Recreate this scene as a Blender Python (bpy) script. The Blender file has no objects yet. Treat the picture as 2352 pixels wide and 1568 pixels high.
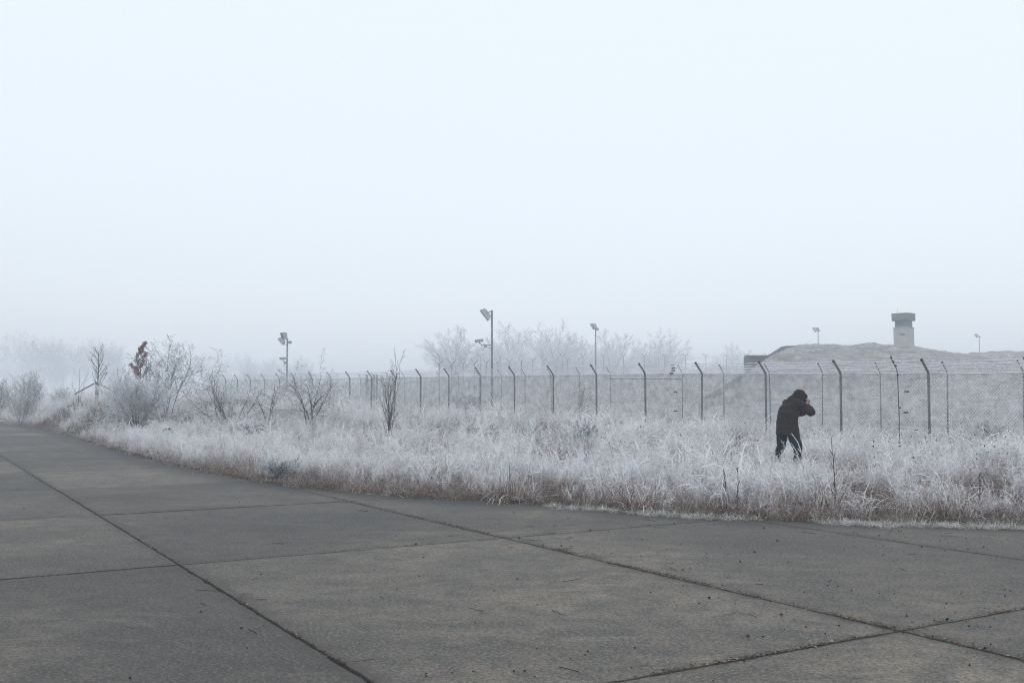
import bpy, math, random
import numpy as np
from mathutils import Vector, Matrix

random.seed(11)
RNG = np.random.default_rng(11)
R = math.radians
scene = bpy.context.scene
col = scene.collection

# ---------------------------------------------------------------- camera
CAM_H = 1.65
F = 2330.0            # focal length in pixels of a 2352 x 1568 picture
HZ = 912.0            # row of the horizon
PITCH = math.atan((HZ - 784.0) / F)
cam = bpy.data.cameras.new('camera')
cam.sensor_width = 36.0
cam.lens = F / 2352.0 * 36.0
cam.clip_start = 0.05
cam.clip_end = 3000
cam_o = bpy.data.objects.new('camera', cam)
cam_o.location = (0, 0, CAM_H)
cam_o.rotation_euler = (R(90) + PITCH, 0, 0)
col.objects.link(cam_o)
scene.camera = cam_o

# ---------------------------------------------------------------- sky, sun, exposure
world = bpy.data.worlds.new('World')
scene.world = world
world.use_nodes = True
wn = world.node_tree.nodes
wl = world.node_tree.links
wn.clear()
SUN_EL, SUN_ROT = R(48), R(200)
sky = wn.new('ShaderNodeTexSky')
sky.sky_type = 'NISHITA'
sky.sun_disc = False
sky.sun_elevation = SUN_EL
sky.sun_rotation = SUN_ROT
sky.dust_density = 3.0
sky.air_density = 1.5
sky.ozone_density = 1.0
cloud = wn.new('ShaderNodeMix')
cloud.data_type = 'RGBA'
cloud.inputs['Factor'].default_value = 0.86          # cloud cover
cloud.inputs['B'].default_value = (10.1, 10.95, 11.85, 1)
wl.new(sky.outputs['Color'], cloud.inputs['A'])
bg = wn.new('ShaderNodeBackground')
bg.inputs['Strength'].default_value = 0.1
wl.new(cloud.outputs['Result'], bg.inputs['Color'])
wo = wn.new('ShaderNodeOutputWorld')
wl.new(bg.outputs['Background'], wo.inputs['Surface'])

sun = bpy.data.lights.new('sun', 'SUN')
sun.energy = 0.6
sun.angle = R(40)
sun.color = (1.0, 0.97, 0.93)
sun_o = bpy.data.objects.new('sun', sun)
# sky sun_rotation 0 is +Y, clockwise seen from above
sd = Vector((math.sin(SUN_ROT) * math.cos(SUN_EL), math.cos(SUN_ROT) * math.cos(SUN_EL), math.sin(SUN_EL)))
sun_o.rotation_euler = sd.to_track_quat('Z', 'Y').to_euler()
sun_o.location = (0, 0, 60)
col.objects.link(sun_o)

scene.view_settings.view_transform = 'Standard'
scene.view_settings.look = 'None'
scene.view_settings.exposure = 0.0
scene.view_settings.gamma = 1.0
scene.view_settings.use_curve_mapping = False
scene.render.engine = 'CYCLES'
scene.cycles.max_bounces = 6
scene.cycles.diffuse_bounces = 3
scene.cycles.glossy_bounces = 2
scene.cycles.volume_bounces = 3
scene.cycles.transparent_max_bounces = 4
scene.cycles.use_denoising = True
scene.cycles.denoiser = 'OPENIMAGEDENOISE'
scene.cycles.denoising_prefilter = 'NONE'
scene.cycles.denoising_input_passes = 'RGB_ALBEDO_NORMAL'
HAZE_DENSITY = 0.0038
scene.cycles.use_adaptive_sampling = False
scene.cycles.filter_width = 1.15

# ---------------------------------------------------------------- pixel helpers
def ray(px, py):
    dx = (px - 1176.0) / F
    dy = -(py - 784.0) / F
    c, s = math.cos(PITCH), math.sin(PITCH)
    return np.array((dx, c - dy * s, s + dy * c))

def at(px, py, Y):
    d = ray(px, py)
    return np.array((0, 0, CAM_H)) + d * (Y / d[1])

def ground_pt(px, py, z=0.0):
    d = ray(px, py)
    return np.array((0, 0, CAM_H)) + d * ((z - CAM_H) / d[2])

def px_of(x, y, z):
    c, s = math.cos(PITCH), math.sin(PITCH)
    fw = y * c + (z - CAM_H) * s
    up = -y * s + (z - CAM_H) * c
    return 1176 + F * x / fw, 784 - F * up / fw

# road frame: r along the joints, n across them
RD = np.array((-0.513, 0.858)); RD /= np.linalg.norm(RD)
ND = np.array((RD[1], -RD[0]))

# edge between the concrete and the verge, traced on the ground
EDGE_PX = [(0, 971), (80, 984), (160, 1003), (300, 1044), (450, 1082), (620, 1112), (760, 1129),
           (900, 1141), (1050, 1150), (1200, 1158), (1400, 1172), (1600, 1187), (1800, 1198), (2100, 1206), (2352, 1212)]
EDGE = [ground_pt(a, b)[:2] for a, b in EDGE_PX]
e0, e1 = EDGE[0], EDGE[-1]
EDGE = [e0 + RD * 220] + EDGE + [e1 + np.array((6.0, -1.6)), e1 + np.array((60.0, -20.0))]
EDGE = np.array(EDGE)

def edge_dist(x, y):
    """signed distance to the verge edge, positive on the grass side"""
    x = np.asarray(x, float); y = np.asarray(y, float)
    best = np.full(x.shape, 1e9); sgn = np.ones(x.shape)
    for a, b in zip(EDGE[:-1], EDGE[1:]):
        d = b - a; L2 = d @ d
        t = np.clip(((x - a[0]) * d[0] + (y - a[1]) * d[1]) / L2, 0, 1)
        qx = x - (a[0] + t * d[0]); qy = y - (a[1] + t * d[1])
        dist = np.hypot(qx, qy)
        m = dist < best - 1e-9
        cr = d[0] * qy - d[1] * qx
        best = np.where(m, dist, best)
        sgn = np.where(m, np.where(cr > 0, 1.0, -1.0), sgn)
    return best * sgn

_G = np.random.default_rng(5).random((64, 64))
def vnoise(x, y, sc):
    x = np.asarray(x, float) / sc + 100.3; y = np.asarray(y, float) / sc + 77.7
    xi = np.floor(x).astype(int); yi = np.floor(y).astype(int)
    fx = x - xi; fy = y - yi
    fx = fx * fx * (3 - 2 * fx); fy = fy * fy * (3 - 2 * fy)
    g = lambda a, b: _G[a % 64, b % 64]
    return (g(xi, yi) * (1 - fx) + g(xi + 1, yi) * fx) * (1 - fy) + (g(xi, yi + 1) * (1 - fx) + g(xi + 1, yi + 1) * fx) * fy

def sstep(a, b, v):
    t = np.clip((np.asarray(v, float) - a) / (b - a), 0, 1)
    return t * t * (3 - 2 * t)

HUMPS = [(-19.2, 47.0, 2.8, 1.35), (-23.8, 55.0, 3.2, 1.3), (-15.0, 45.0, 2.2, 0.7), (-31, 70, 4, 1.0), (-15.5, 56, 4, .8), (-11, 47, 3, .4),
         (-11.5, 37.0, 2.0, 0.25)]
def terrain(x, y):
    x = np.asarray(x, float); y = np.asarray(y, float)
    d = edge_dist(x, y)
    p = x * ND[0] + y * ND[1]; s = x * RD[0] + y * RD[1]
    b = sstep(6, 22, p) * sstep(0.3, 9, d)
    z = b * (0.25 + 0.014 * (np.clip(s, 3, 105) - 17))
    z = z + 0.003 * np.clip(p - 34, 0, 30) ** 2
    for hx, hy, r, h in HUMPS:
        z = z + h * np.exp(-((x - hx) ** 2 + (y - hy) ** 2) / (r * r)) * sstep(0.2, 2.0, d)
    z = z + (vnoise(x, y, 1.7) - 0.5) * 0.16 * sstep(0.4, 2.5, d) + (vnoise(x, y, 6.0) - 0.5) * 0.3 * sstep(0.5, 6, d)
    z = z + 0.02 * sstep(0.0, 0.4, d)
    return np.where(d > 0, z, 0.0) - 0.16 * (1 - sstep(-0.45, 0.05, d))

def tz(x, y):
    return float(terrain(np.array([x]), np.array([y]))[0])

# ---------------------------------------------------------------- object helpers
def tag(o, label=None, cat=None, group=None, kind=None):
    if label: o['label'] = label
    if cat: o['category'] = cat
    if group: o['group'] = group
    if kind: o['kind'] = kind
    return o

def empty(name, loc=(0, 0, 0), rz=0.0):
    o = bpy.data.objects.new(name, None)
    o.location = loc; o.rotation_euler = (0, 0, rz)
    o.empty_display_size = 0.2
    col.objects.link(o)
    return o

class MB:
    """collects geometry for one mesh"""
    def __init__(self):
        self.v = []; self.f = []; self.q = []; self.n = 0; self.attr = {}
    def add(self, v, f, quads=None, **attr):
        v = np.asarray(v, float)
        self.v.append(v)
        if quads is not None: self.q.append(quads + self.n)
        for q in f: self.f.append(tuple(int(i) + self.n for i in q))
        for k, a in attr.items():
            self.attr.setdefault(k, []).append(np.broadcast_to(np.asarray(a, float), (len(v),)))
        self.n += len(v)
    def box(self, c, size, rot=None, **attr):
        hx, hy, hz = (s / 2 for s in size)
        v = np.array([(sx * hx, sy * hy, sz * hz) for sz in (-1, 1) for sy in (-1, 1) for sx in (-1, 1)])
        if rot is not None:
            v = v @ np.array(rot.to_matrix() if hasattr(rot, 'to_matrix') else rot).T
        self.add(v + np.asarray(c, float), [(0, 2, 3, 1), (4, 5, 7, 6), (0, 1, 5, 4), (2, 6, 7, 3), (0, 4, 6, 2), (1, 3, 7, 5)], **attr)
    def bevel_box(self, c, size, bev, rot=None):
        hx, hy, hz = (s / 2 for s in size)
        b = min(bev, hx * .9, hy * .9, hz * .9)
        rings = []
        for z, k in ((-hz, b), (-hz + b, 0), (hz - b, 0), (hz, b)):
            ax, ay = hx - k, hy - k
            rings.append([(ax, ay - b, z), (ax - b, ay, z), (-ax + b, ay, z), (-ax, ay - b, z), (-ax, -ay + b, z), (-ax + b, -ay, z), (ax - b, -ay, z), (ax, -ay + b, z)])
        v = np.array([q for r_ in rings for q in r_])
        f = []
        for i in range(3):
            for j in range(8):
                f.append((i * 8 + j, i * 8 + (j + 1) % 8, (i + 1) * 8 + (j + 1) % 8, (i + 1) * 8 + j))
        f.append(tuple(range(7, -1, -1))); f.append(tuple(range(24, 32)))
        if rot is not None:
            v = v @ np.array(rot.to_matrix() if hasattr(rot, 'to_matrix') else rot).T
        self.add(v + np.asarray(c, float), f)
    def tube(self, pts, rad, sides=6, cap=True, **attr):
        pts = np.asarray(pts, float); m = len(pts)
        rad = np.broadcast_to(np.asarray(rad, float), (m,))
        t = np.gradient(pts, axis=0)
        t /= np.linalg.norm(t, axis=1)[:, None] + 1e-12
        ref = np.array((0.0, 0, 1)) if abs(t[0][2]) < 0.9 else np.array((1.0, 0, 0))
        u = np.cross(t, ref); nu = np.linalg.norm(u, axis=1)
        bad = nu < 0.05
        if bad.any():
            u[bad] = np.cross(t[bad], np.array((0, 1.0, 0)))
        u /= np.linalg.norm(u, axis=1)[:, None] + 1e-12
        w = np.cross(t, u)
        a = np.arange(sides) * 2 * math.pi / sides
        ring = np.cos(a)[None, :, None] * u[:, None, :] + np.sin(a)[None, :, None] * w[:, None, :]
        v = (pts[:, None, :] + ring * rad[:, None, None]).reshape(-1, 3)
        f = []
        j = np.arange(sides); k = (j + 1) % sides; o = (np.arange(m - 1) * sides)[:, None]
        quads = np.stack([o + j, o + k, o + sides + k, o + sides + j], -1).reshape(-1, 4)
        if cap and sides > 2:
            f.append(tuple(range(sides - 1, -1, -1))); f.append(tuple(range((m - 1) * sides, m * sides)))
        at_ = {k: (np.repeat(np.asarray(q, float), sides) if np.ndim(q) else q) for k, q in attr.items()}
        self.add(v, f, quads=quads, **at_)
    def tubes(self, P, Rr, sides, frost):
        """many open tubes with equal point counts at once: P (k, m, 3), Rr (k, m), frost (k,)"""
        k, m = Rr.shape
        t = np.gradient(P, axis=1); t /= np.linalg.norm(t, axis=2)[..., None] + 1e-12
        up = np.abs(t[..., 2].mean(1)) < 0.9
        ref = np.where(up[:, None, None], np.array((0.0, 0, 1)), np.array((1.0, 0, 0)))
        u = np.cross(t, np.broadcast_to(ref, t.shape)); u /= np.linalg.norm(u, axis=2)[..., None] + 1e-9
        w = np.cross(t, u)
        a = np.arange(sides) * 2 * math.pi / sides
        ring = np.cos(a)[:, None] * u[:, :, None, :] + np.sin(a)[:, None] * w[:, :, None, :]
        v = (P[:, :, None, :] + ring * Rr[:, :, None, None]).reshape(-1, 3)
        j = np.arange(sides); jn = (j + 1) % sides; o = (np.arange(m - 1) * sides)[:, None]
        q = np.stack([o + j, o + jn, o + sides + jn, o + sides + j], -1).reshape(-1, 4)
        q = (q[None] + (np.arange(k) * m * sides)[:, None, None]).reshape(-1, 4)
        self.add(v, [], quads=q, frost=np.repeat(frost, m * sides))
    def loft(self, rings):
        s = len(rings[0]); f = []
        for i in range(len(rings) - 1):
            for j in range(s):
                k = (j + 1) % s
                f.append((i * s + j, i * s + k, (i + 1) * s + k, (i + 1) * s + j))
        f.append(tuple(range(s - 1, -1, -1))); f.append(tuple(range((len(rings) - 1) * s, len(rings) * s)))
        self.add(np.array([q for r_ in rings for q in r_]), f)
    def mesh(self, name, mat, smooth=False):
        me = bpy.data.meshes.new(name)
        v = np.concatenate(self.v) if self.v else np.zeros((0, 3))
        q = np.concatenate(self.q) if self.q else np.zeros((0, 4), int)
        me.vertices.add(len(v)); me.vertices.foreach_set('co', v.astype(np.float32).ravel())
        lens = np.r_[np.full(len(q), 4), np.array([len(f) for f in self.f], int)].astype(np.int32)
        idx = np.r_[q.ravel(), np.array([i for f in self.f for i in f], int)].astype(np.int32)
        me.loops.add(len(idx)); me.loops.foreach_set('vertex_index', idx)
        me.polygons.add(len(lens)); me.polygons.foreach_set('loop_start', np.r_[0, np.cumsum(lens)[:-1]].astype(np.int32))
        me.polygons.foreach_set('use_smooth', np.zeros(len(lens), bool))
        me.update(calc_edges=True)
        for k, a in self.attr.items():
            at_ = me.attributes.new(k, 'FLOAT', 'POINT')
            at_.data.foreach_set('value', np.concatenate(a).astype(np.float32))
        if smooth:
            me.polygons.foreach_set('use_smooth', np.ones(len(me.polygons), bool))
        me.materials.append(mat)
        return me
    def build(self, name, mat, parent=None, smooth=False, loc=None):
        o = bpy.data.objects.new(name, self.mesh(name, mat, smooth))
        col.objects.link(o)
        if parent is not None: o.parent = parent
        if loc is not None: o.location = loc
        return o

def link_mesh(name, me, parent=None, loc=(0, 0, 0), rot=(0, 0, 0), sc=(1, 1, 1)):
    o = bpy.data.objects.new(name, me)
    o.location = loc; o.rotation_euler = rot; o.scale = sc
    col.objects.link(o)
    if parent is not None: o.parent = parent
    return o

# ---------------------------------------------------------------- materials
def mat_new(name, rough=0.8, spec=0.3):
    m = bpy.data.materials.new(name); m.use_nodes = True
    nt = m.node_tree
    b = nt.nodes['Principled BSDF']
    b.inputs['Roughness'].default_value = rough
    b.inputs['Specular IOR Level'].default_value = spec
    return m, nt, b

def N(nt, t, **k):
    n = nt.nodes.new(t)
    for a, v in k.items():
        if hasattr(n, a): setattr(n, a, v)
        else: n.inputs[a].default_value = v
    return n

def mixc(nt, fac, a, b):
    n = nt.nodes.new('ShaderNodeMix'); n.data_type = 'RGBA'
    for s, v in (('Factor', fac), ('A', a), ('B', b)):
        if hasattr(v, 'is_output'): nt.links.new(v, n.inputs[s])
        elif s == 'Factor': n.inputs[s].default_value = v
        else: n.inputs[s].default_value = (*v[:3], 1)
    return n.outputs['Result']

def ramp(nt, src, stops):
    n = nt.nodes.new('ShaderNodeValToRGB')
    e = n.color_ramp.elements
    while len(e) > 1: e.remove(e[-1])
    for i, (p, c) in enumerate(stops):
        x = e[0] if i == 0 else e.new(p)
        x.position = p
        x.color = (c, c, c, 1) if not hasattr(c, '__len__') else (*c, 1)
    nt.links.new(src, n.inputs['Fac'])
    return n.outputs['Color']

def noise(nt, scale, detail=3, rough=0.55, vec=None, dist=0.0):
    n = nt.nodes.new('ShaderNodeTexNoise')
    n.inputs['Scale'].default_value = scale
    n.inputs['Detail'].default_value = detail
    n.inputs['Roughness'].default_value = rough
    n.inputs['Distortion'].default_value = dist
    if vec is not None: nt.links.new(vec, n.inputs['Vector'])
    return n.outputs['Fac']

def math_n(nt, op, a, b=None, clamp=False):
    n = nt.nodes.new('ShaderNodeMath'); n.operation = op; n.use_clamp = clamp
    for i, v in enumerate((a, b)):
        if v is None: continue
        if hasattr(v, 'is_output'): nt.links.new(v, n.inputs[i])
        else: n.inputs[i].default_value = v
    return n.outputs[0]

def bump(nt, b, h, strength=0.3, dist=0.01):
    n = nt.nodes.new('ShaderNodeBump')
    n.inputs['Strength'].default_value = strength
    n.inputs['Distance'].default_value = dist
    nt.links.new(h, n.inputs['Height'])
    nt.links.new(n.outputs['Normal'], b.inputs['Normal'])

def mapped(nt, src, scale=(1, 1, 1), rot=(0, 0, 0)):
    n = nt.nodes.new('ShaderNodeMapping')
    n.inputs['Scale'].default_value = scale
    n.inputs['Rotation'].default_value = rot
    nt.links.new(src, n.inputs['Vector'])
    return n.outputs['Vector']

def attr(nt, name):
    n = nt.nodes.new('ShaderNodeAttribute'); n.attribute_name = name
    return n.outputs['Fac']

M = {}
def make_materials():
    # old exposed-aggregate concrete
    m, nt, b = mat_new('old_concrete', 0.82, 0.35)
    geo = N(nt, 'ShaderNodeNewGeometry').outputs['Position']
    rnd = N(nt, 'ShaderNodeObjectInfo').outputs['Random']
    base = mixc(nt, rnd, (0.082, 0.074, 0.064), (0.185, 0.163, 0.134))
    big = ramp(nt, noise(nt, 0.55, 5, 0.6, geo, 0.6), [(0.34, 0.0), (0.66, 1.0)])
    c = mixc(nt, big, base, (0.305, 0.258, 0.198))
    ang = math.atan2(RD[1], RD[0])
    streak = noise(nt, 1.15, 6, 0.68, mapped(nt, geo, (0.8, 1.5, 1), (0, 0, 0.3)), 0.9)
    c = mixc(nt, ramp(nt, streak, [(0.47, 0.0), (0.68, 0.65)]), c, (0.070, 0.066, 0.064))
    blot = noise(nt, 3.4, 6, 0.75, geo, 0.4)
    c = mixc(nt, ramp(nt, blot, [(0.40, 0.7), (0.56, 0.0)]), c, (0.060, 0.068, 0.066))
    streak2 = noise(nt, 0.9, 7, 0.72, mapped(nt, geo, (0.6, 1.5, 1), (0, 0, 0.5)), 1.6)
    c = mixc(nt, ramp(nt, streak2, [(0.56, 0.0), (0.70, 0.6)]), c, (0.40, 0.355, 0.285))
    wide = noise(nt, 0.16, 3, 0.5, geo)
    c = mixc(nt, ramp(nt, wide, [(0.40, 0.72), (0.56, 0.0)]), c, (0.055, 0.053, 0.052))
    rust = noise(nt, 1.7, 5, 0.7, geo)
    c = mixc(nt, ramp(nt, rust, [(0.62, 0.0), (0.74, 0.4)]), c, (0.24, 0.17, 0.11))
    sp = noise(nt, 30, 6, 0.88, geo)
    c = mixc(nt, ramp(nt, sp, [(0.42, 0.85), (0.53, 0.0)]), c, (0.045, 0.043, 0.042))
    sp2 = noise(nt, 38, 5, 0.85, mapped(nt, geo, (1, 1, 1), (0, 0, 1)))
    c = mixc(nt, ramp(nt, sp2, [(0.51, 0.0), (0.64, 0.55)]), c, (0.49, 0.43, 0.345))
    ed = attr(nt, 'edge_d')
    wob = math_n(nt, 'ADD', ed, math_n(nt, 'MULTIPLY', math_n(nt, 'SUBTRACT', noise(nt, 1.1, 5, 0.6, geo), 0.5), 0.9))
    c = mixc(nt, ramp(nt, wob, [(0.0, 0.9), (0.3, 0.68), (0.85, 0.0)]), c, (0.042, 0.04, 0.036))
    jd = attr(nt, 'joint_d')
    wob2 = math_n(nt, 'ADD', jd, math_n(nt, 'MULTIPLY', math_n(nt, 'SUBTRACT', noise(nt, 4.0, 4, 0.6, geo), 0.5), 0.5))
    c = mixc(nt, ramp(nt, wob2, [(0.0, 0.75), (0.16, 0.0)]), c, (0.075, 0.066, 0.055))
    tone = ramp(nt, rnd, [(0.0, 0.52), (0.35, 0.40), (0.6, 0.30), (1.0, 0.16)])    # slabs of different age and dampness
    c = mixc(nt, tone, c, (0.026, 0.026, 0.028))
    nt.links.new(c, b.inputs['Base Color'])
    h = math_n(nt, 'ADD', math_n(nt, 'MULTIPLY', sp, 0.6), noise(nt, 160, 2, 0.5, geo))
    bump(nt, b, h, 0.55, 0.006)
    M['concrete'] = m

    m, nt, b = mat_new('joint_dirt', 0.95, 0.1)
    geo = N(nt, 'ShaderNodeNewGeometry').outputs['Position']
    c = mixc(nt, ramp(nt, noise(nt, 9, 4, 0.7, geo), [(0.4, 0.0), (0.65, 1.0)]), (0.022, 0.02, 0.018), (0.05, 0.045, 0.03))
    nt.links.new(c, b.inputs['Base Color'])
    M['joint'] = m

    m, nt, b = mat_new('frosted_soil', 0.95, 0.1)
    geo = N(nt, 'ShaderNodeNewGeometry').outputs['Position']
    f1 = ramp(nt, noise(nt, 1.3, 6, 0.7, geo), [(0.35, 0.0), (0.62, 1.0)])
    c = mixc(nt, f1, (0.028, 0.02, 0.014), (0.08, 0.066, 0.058))
    c = mixc(nt, ramp(nt, noise(nt, 30, 3, 0.7, geo), [(0.42, 0.7), (0.6, 0.0)]), c, (0.075, 0.06, 0.045))
    # far field, closely grown with frosted turf
    fd = attr(nt, 'turf')
    t2 = mixc(nt, ramp(nt, noise(nt, 2.2, 6, 0.75, geo), [(0.36, 0.0), (0.62, 1.0)]), (0.27, 0.25, 0.24), (0.60, 0.61, 0.64))
    c = mixc(nt, fd, c, t2)
    nt.links.new(c, b.inputs['Base Color'])
    bump(nt, b, noise(nt, 14, 5, 0.7, geo), 0.8, 0.06)
    M['soil'] = m

    m, nt, b = mat_new('mound_turf', 0.95, 0.1)
    geo = N(nt, 'ShaderNodeNewGeometry').outputs['Position']
    n1 = noise(nt, 0.7, 7, 0.72, geo, 0.8)
    c = mixc(nt, ramp(nt, n1, [(0.40, 0.0), (0.60, 1.0)]), (0.26, 0.24, 0.21), (0.60, 0.60, 0.60))
    c = mixc(nt, ramp(nt, noise(nt, 5, 5, 0.75, geo), [(0.40, 0.6), (0.55, 0.0)]), c, (0.14, 0.13, 0.10))
    nt.links.new(c, b.inputs['Base Color'])
    bump(nt, b, noise(nt, 3, 7, 0.8, geo), 1.0, 0.3)
    M['mound'] = m

    def grass(name, brown_a, brown_b, white, gain):
        m, nt, b = mat_new(name, 0.75, 0.2)
        fr = attr(nt, 'frost'); tn = attr(nt, 'tone')
        rnd = N(nt, 'ShaderNodeObjectInfo').outputs['Random']
        base = mixc(nt, tn, brown_a, brown_b)
        k = math_n(nt, 'MULTIPLY', fr, math_n(nt, 'ADD', math_n(nt, 'MULTIPLY', rnd, 0.5), gain), True)
        c = mixc(nt, k, base, white)
        nt.links.new(c, b.inputs['Base Color'])
        return m
    M['grass'] = grass('frosted_grass_blade', (0.075, 0.042, 0.028), (0.25, 0.155, 0.115), (0.90, 0.895, 0.91), 0.72)
    M['straw'] = grass('dry_grass_blade', (0.045, 0.027, 0.015), (0.22, 0.125, 0.075), (0.72, 0.70, 0.72), 0.5)
    M['green'] = grass('green_grass_blade', (0.05, 0.065, 0.03), (0.13, 0.14, 0.06), (0.62, 0.66, 0.64), 0.6)
    M['weed'] = grass('frosted_weed_stalk', (0.055, 0.04, 0.035), (0.14, 0.095, 0.08), (0.86, 0.865, 0.89), 0.8)

    def barkm(name, dark, frost_c, lo, hi):
        m, nt, b = mat_new(name, 0.85, 0.2)
        g = N(nt, 'ShaderNodeNewGeometry')
        sx = N(nt, 'ShaderNodeSeparateXYZ'); nt.links.new(g.outputs['Normal'], sx.inputs[0])
        up = math_n(nt, 'ADD', math_n(nt, 'MULTIPLY', sx.outputs['Z'], 0.45), 0.25)
        fr = attr(nt, 'frost')
        k = math_n(nt, 'ADD', up, fr)
        k = math_n(nt, 'ADD', k, math_n(nt, 'MULTIPLY', math_n(nt, 'SUBTRACT', noise(nt, 9, 3, 0.6, g.outputs['Position']), 0.5), 0.9))
        k = ramp(nt, k, [(lo, 0.0), (hi, 1.0)])
        c = mixc(nt, k, dark, frost_c)
        nt.links.new(c, b.inputs['Base Color'])
        return m
    M['bark'] = barkm('frosted_bark', (0.028, 0.023, 0.021), (0.78, 0.80, 0.84), 0.45, 1.2)
    M['bark_dark'] = barkm('dark_bark', (0.045, 0.036, 0.03), (0.6, 0.62, 0.68), 0.55, 1.4)
    M['bark_far'] = barkm('rimed_bark', (0.05, 0.046, 0.045), (0.62, 0.64, 0.70), 0.5, 1.6)

    m, nt, b = mat_new('red_dry_leaf', 0.7, 0.2)
    rnd = attr(nt, 'tone')
    c = mixc(nt, rnd, (0.085, 0.018, 0.022), (0.20, 0.055, 0.055))
    c = mixc(nt, math_n(nt, 'MULTIPLY', attr(nt, 'frost'), 0.35), c, (0.62, 0.60, 0.66))
    nt.links.new(c, b.inputs['Base Color'])
    M['leaf'] = m

    def plain(name, c1, c2, rough=0.6, spec=0.4, metal=0.0, sc=12.0):
        m, nt, b = mat_new(name, rough, spec)
        geo = N(nt, 'ShaderNodeTexCoord').outputs['Object']
        c = mixc(nt, ramp(nt, noise(nt, sc, 4, 0.65, geo), [(0.35, 0.0), (0.7, 1.0)]), c1, c2)
        nt.links.new(c, b.inputs['Base Color'])
        b.inputs['Metallic'].default_value = metal
        return m
    M['post'] = plain('green_grey_post', (0.07, 0.085, 0.085), (0.16, 0.18, 0.185), 0.55, 0.4, 0, 18)
    M['post_cap'] = plain('post_cap_plastic', (0.03, 0.035, 0.035), (0.06, 0.065, 0.065), 0.5)
    M['galv'] = plain('galvanised_steel', (0.13, 0.15, 0.175), (0.24, 0.265, 0.30), 0.5, 0.5, 0.2, 8)
    M['housing'] = plain('lamp_housing', (0.28, 0.31, 0.33), (0.42, 0.45, 0.48), 0.45, 0.5, 0.1, 10)
    M['glass'] = plain('lamp_glass', (0.16, 0.18, 0.20), (0.22, 0.24, 0.26), 0.15, 0.6)
    M['black'] = plain('black_plastic', (0.012, 0.012, 0.013), (0.03, 0.03, 0.032), 0.45, 0.5)
    M['frost_wire'] = plain('rimed_barbed_wire', (0.66, 0.68, 0.72), (0.85, 0.83, 0.88), 0.8, 0.2, 0, 25)
    M['link'] = plain('chain_link_wire', (0.26, 0.28, 0.29), (0.84, 0.85, 0.88), 0.6, 0.3, 0, 4)
    M['bunker'] = plain('dark_weathered_concrete', (0.04, 0.047, 0.05), (0.085, 0.092, 0.095), 0.9, 0.2, 0, 1.2)
    M['tower'] = plain('pale_weathered_concrete', (0.33, 0.335, 0.32), (0.46, 0.46, 0.435), 0.9, 0.2, 0, 1.6)
    M['cabin'] = plain('green_grey_cabin_paint', (0.10, 0.13, 0.128), (0.14, 0.17, 0.165), 0.8, 0.3, 0, 1.5)
    M['cabin_dark'] = plain('cabin_window_band', (0.055, 0.075, 0.075), (0.08, 0.10, 0.10), 0.5, 0.4, 0, 2)
    M['crack'] = plain('dark_stain', (0.08, 0.08, 0.07), (0.12, 0.12, 0.11), 0.9)
    M['wood'] = plain('weathered_wood', (0.10, 0.085, 0.07), (0.22, 0.19, 0.16), 0.85, 0.2, 0, 9)
    M['skin'] = plain('skin', (0.30, 0.19, 0.15), (0.38, 0.25, 0.20), 0.55, 0.4)
    M['jeans'] = plain('dark_blue_denim', (0.004, 0.009, 0.022), (0.009, 0.02, 0.042), 0.9, 0.15, 0, 14)
    m, nt, b = mat_new('dark_brown_jacket', 0.85, 0.2)
    geo = N(nt, 'ShaderNodeTexCoord').outputs['Object']
    c = mixc(nt, noise(nt, 4, 5, 0.6, geo), (0.010, 0.0065, 0.0068), (0.021, 0.014, 0.014))
    nt.links.new(c, b.inputs['Base Color'])
    bump(nt, b, noise(nt, 11, 4, 0.6, mapped(nt, geo, (1, 1, 0.6)), 1.0), 0.7, 0.02)
    M['jacket'] = m
    M['boot'] = plain('dark_leather', (0.02, 0.016, 0.013), (0.04, 0.032, 0.025), 0.6)
    M['stone'] = plain('dark_wet_stone', (0.022, 0.022, 0.022), (0.055, 0.052, 0.05), 0.8, 0.2, 0, 6)
    m, nt, b = mat_new('road_litter', 0.9, 0.1)
    c = mixc(nt, attr(nt, 'tone'), (0.012, 0.011, 0.010), (0.12, 0.075, 0.045))
    nt.links.new(c, b.inputs['Base Color'])
    M['litter'] = m
    m, nt, b = mat_new('moss_and_leaf_litter', 0.95, 0.1)
    c = ramp(nt, attr(nt, 'tone'), [(0.0, (0.02, 0.017, 0.013)), (0.45, (0.09, 0.055, 0.032)), (0.7, (0.055, 0.06, 0.025)), (0.88, (0.22, 0.15, 0.10)), (1.0, (0.45, 0.43, 0.42))])
    nt.links.new(c, b.inputs['Base Color'])
    M['moss'] = m
make_materials()

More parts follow.
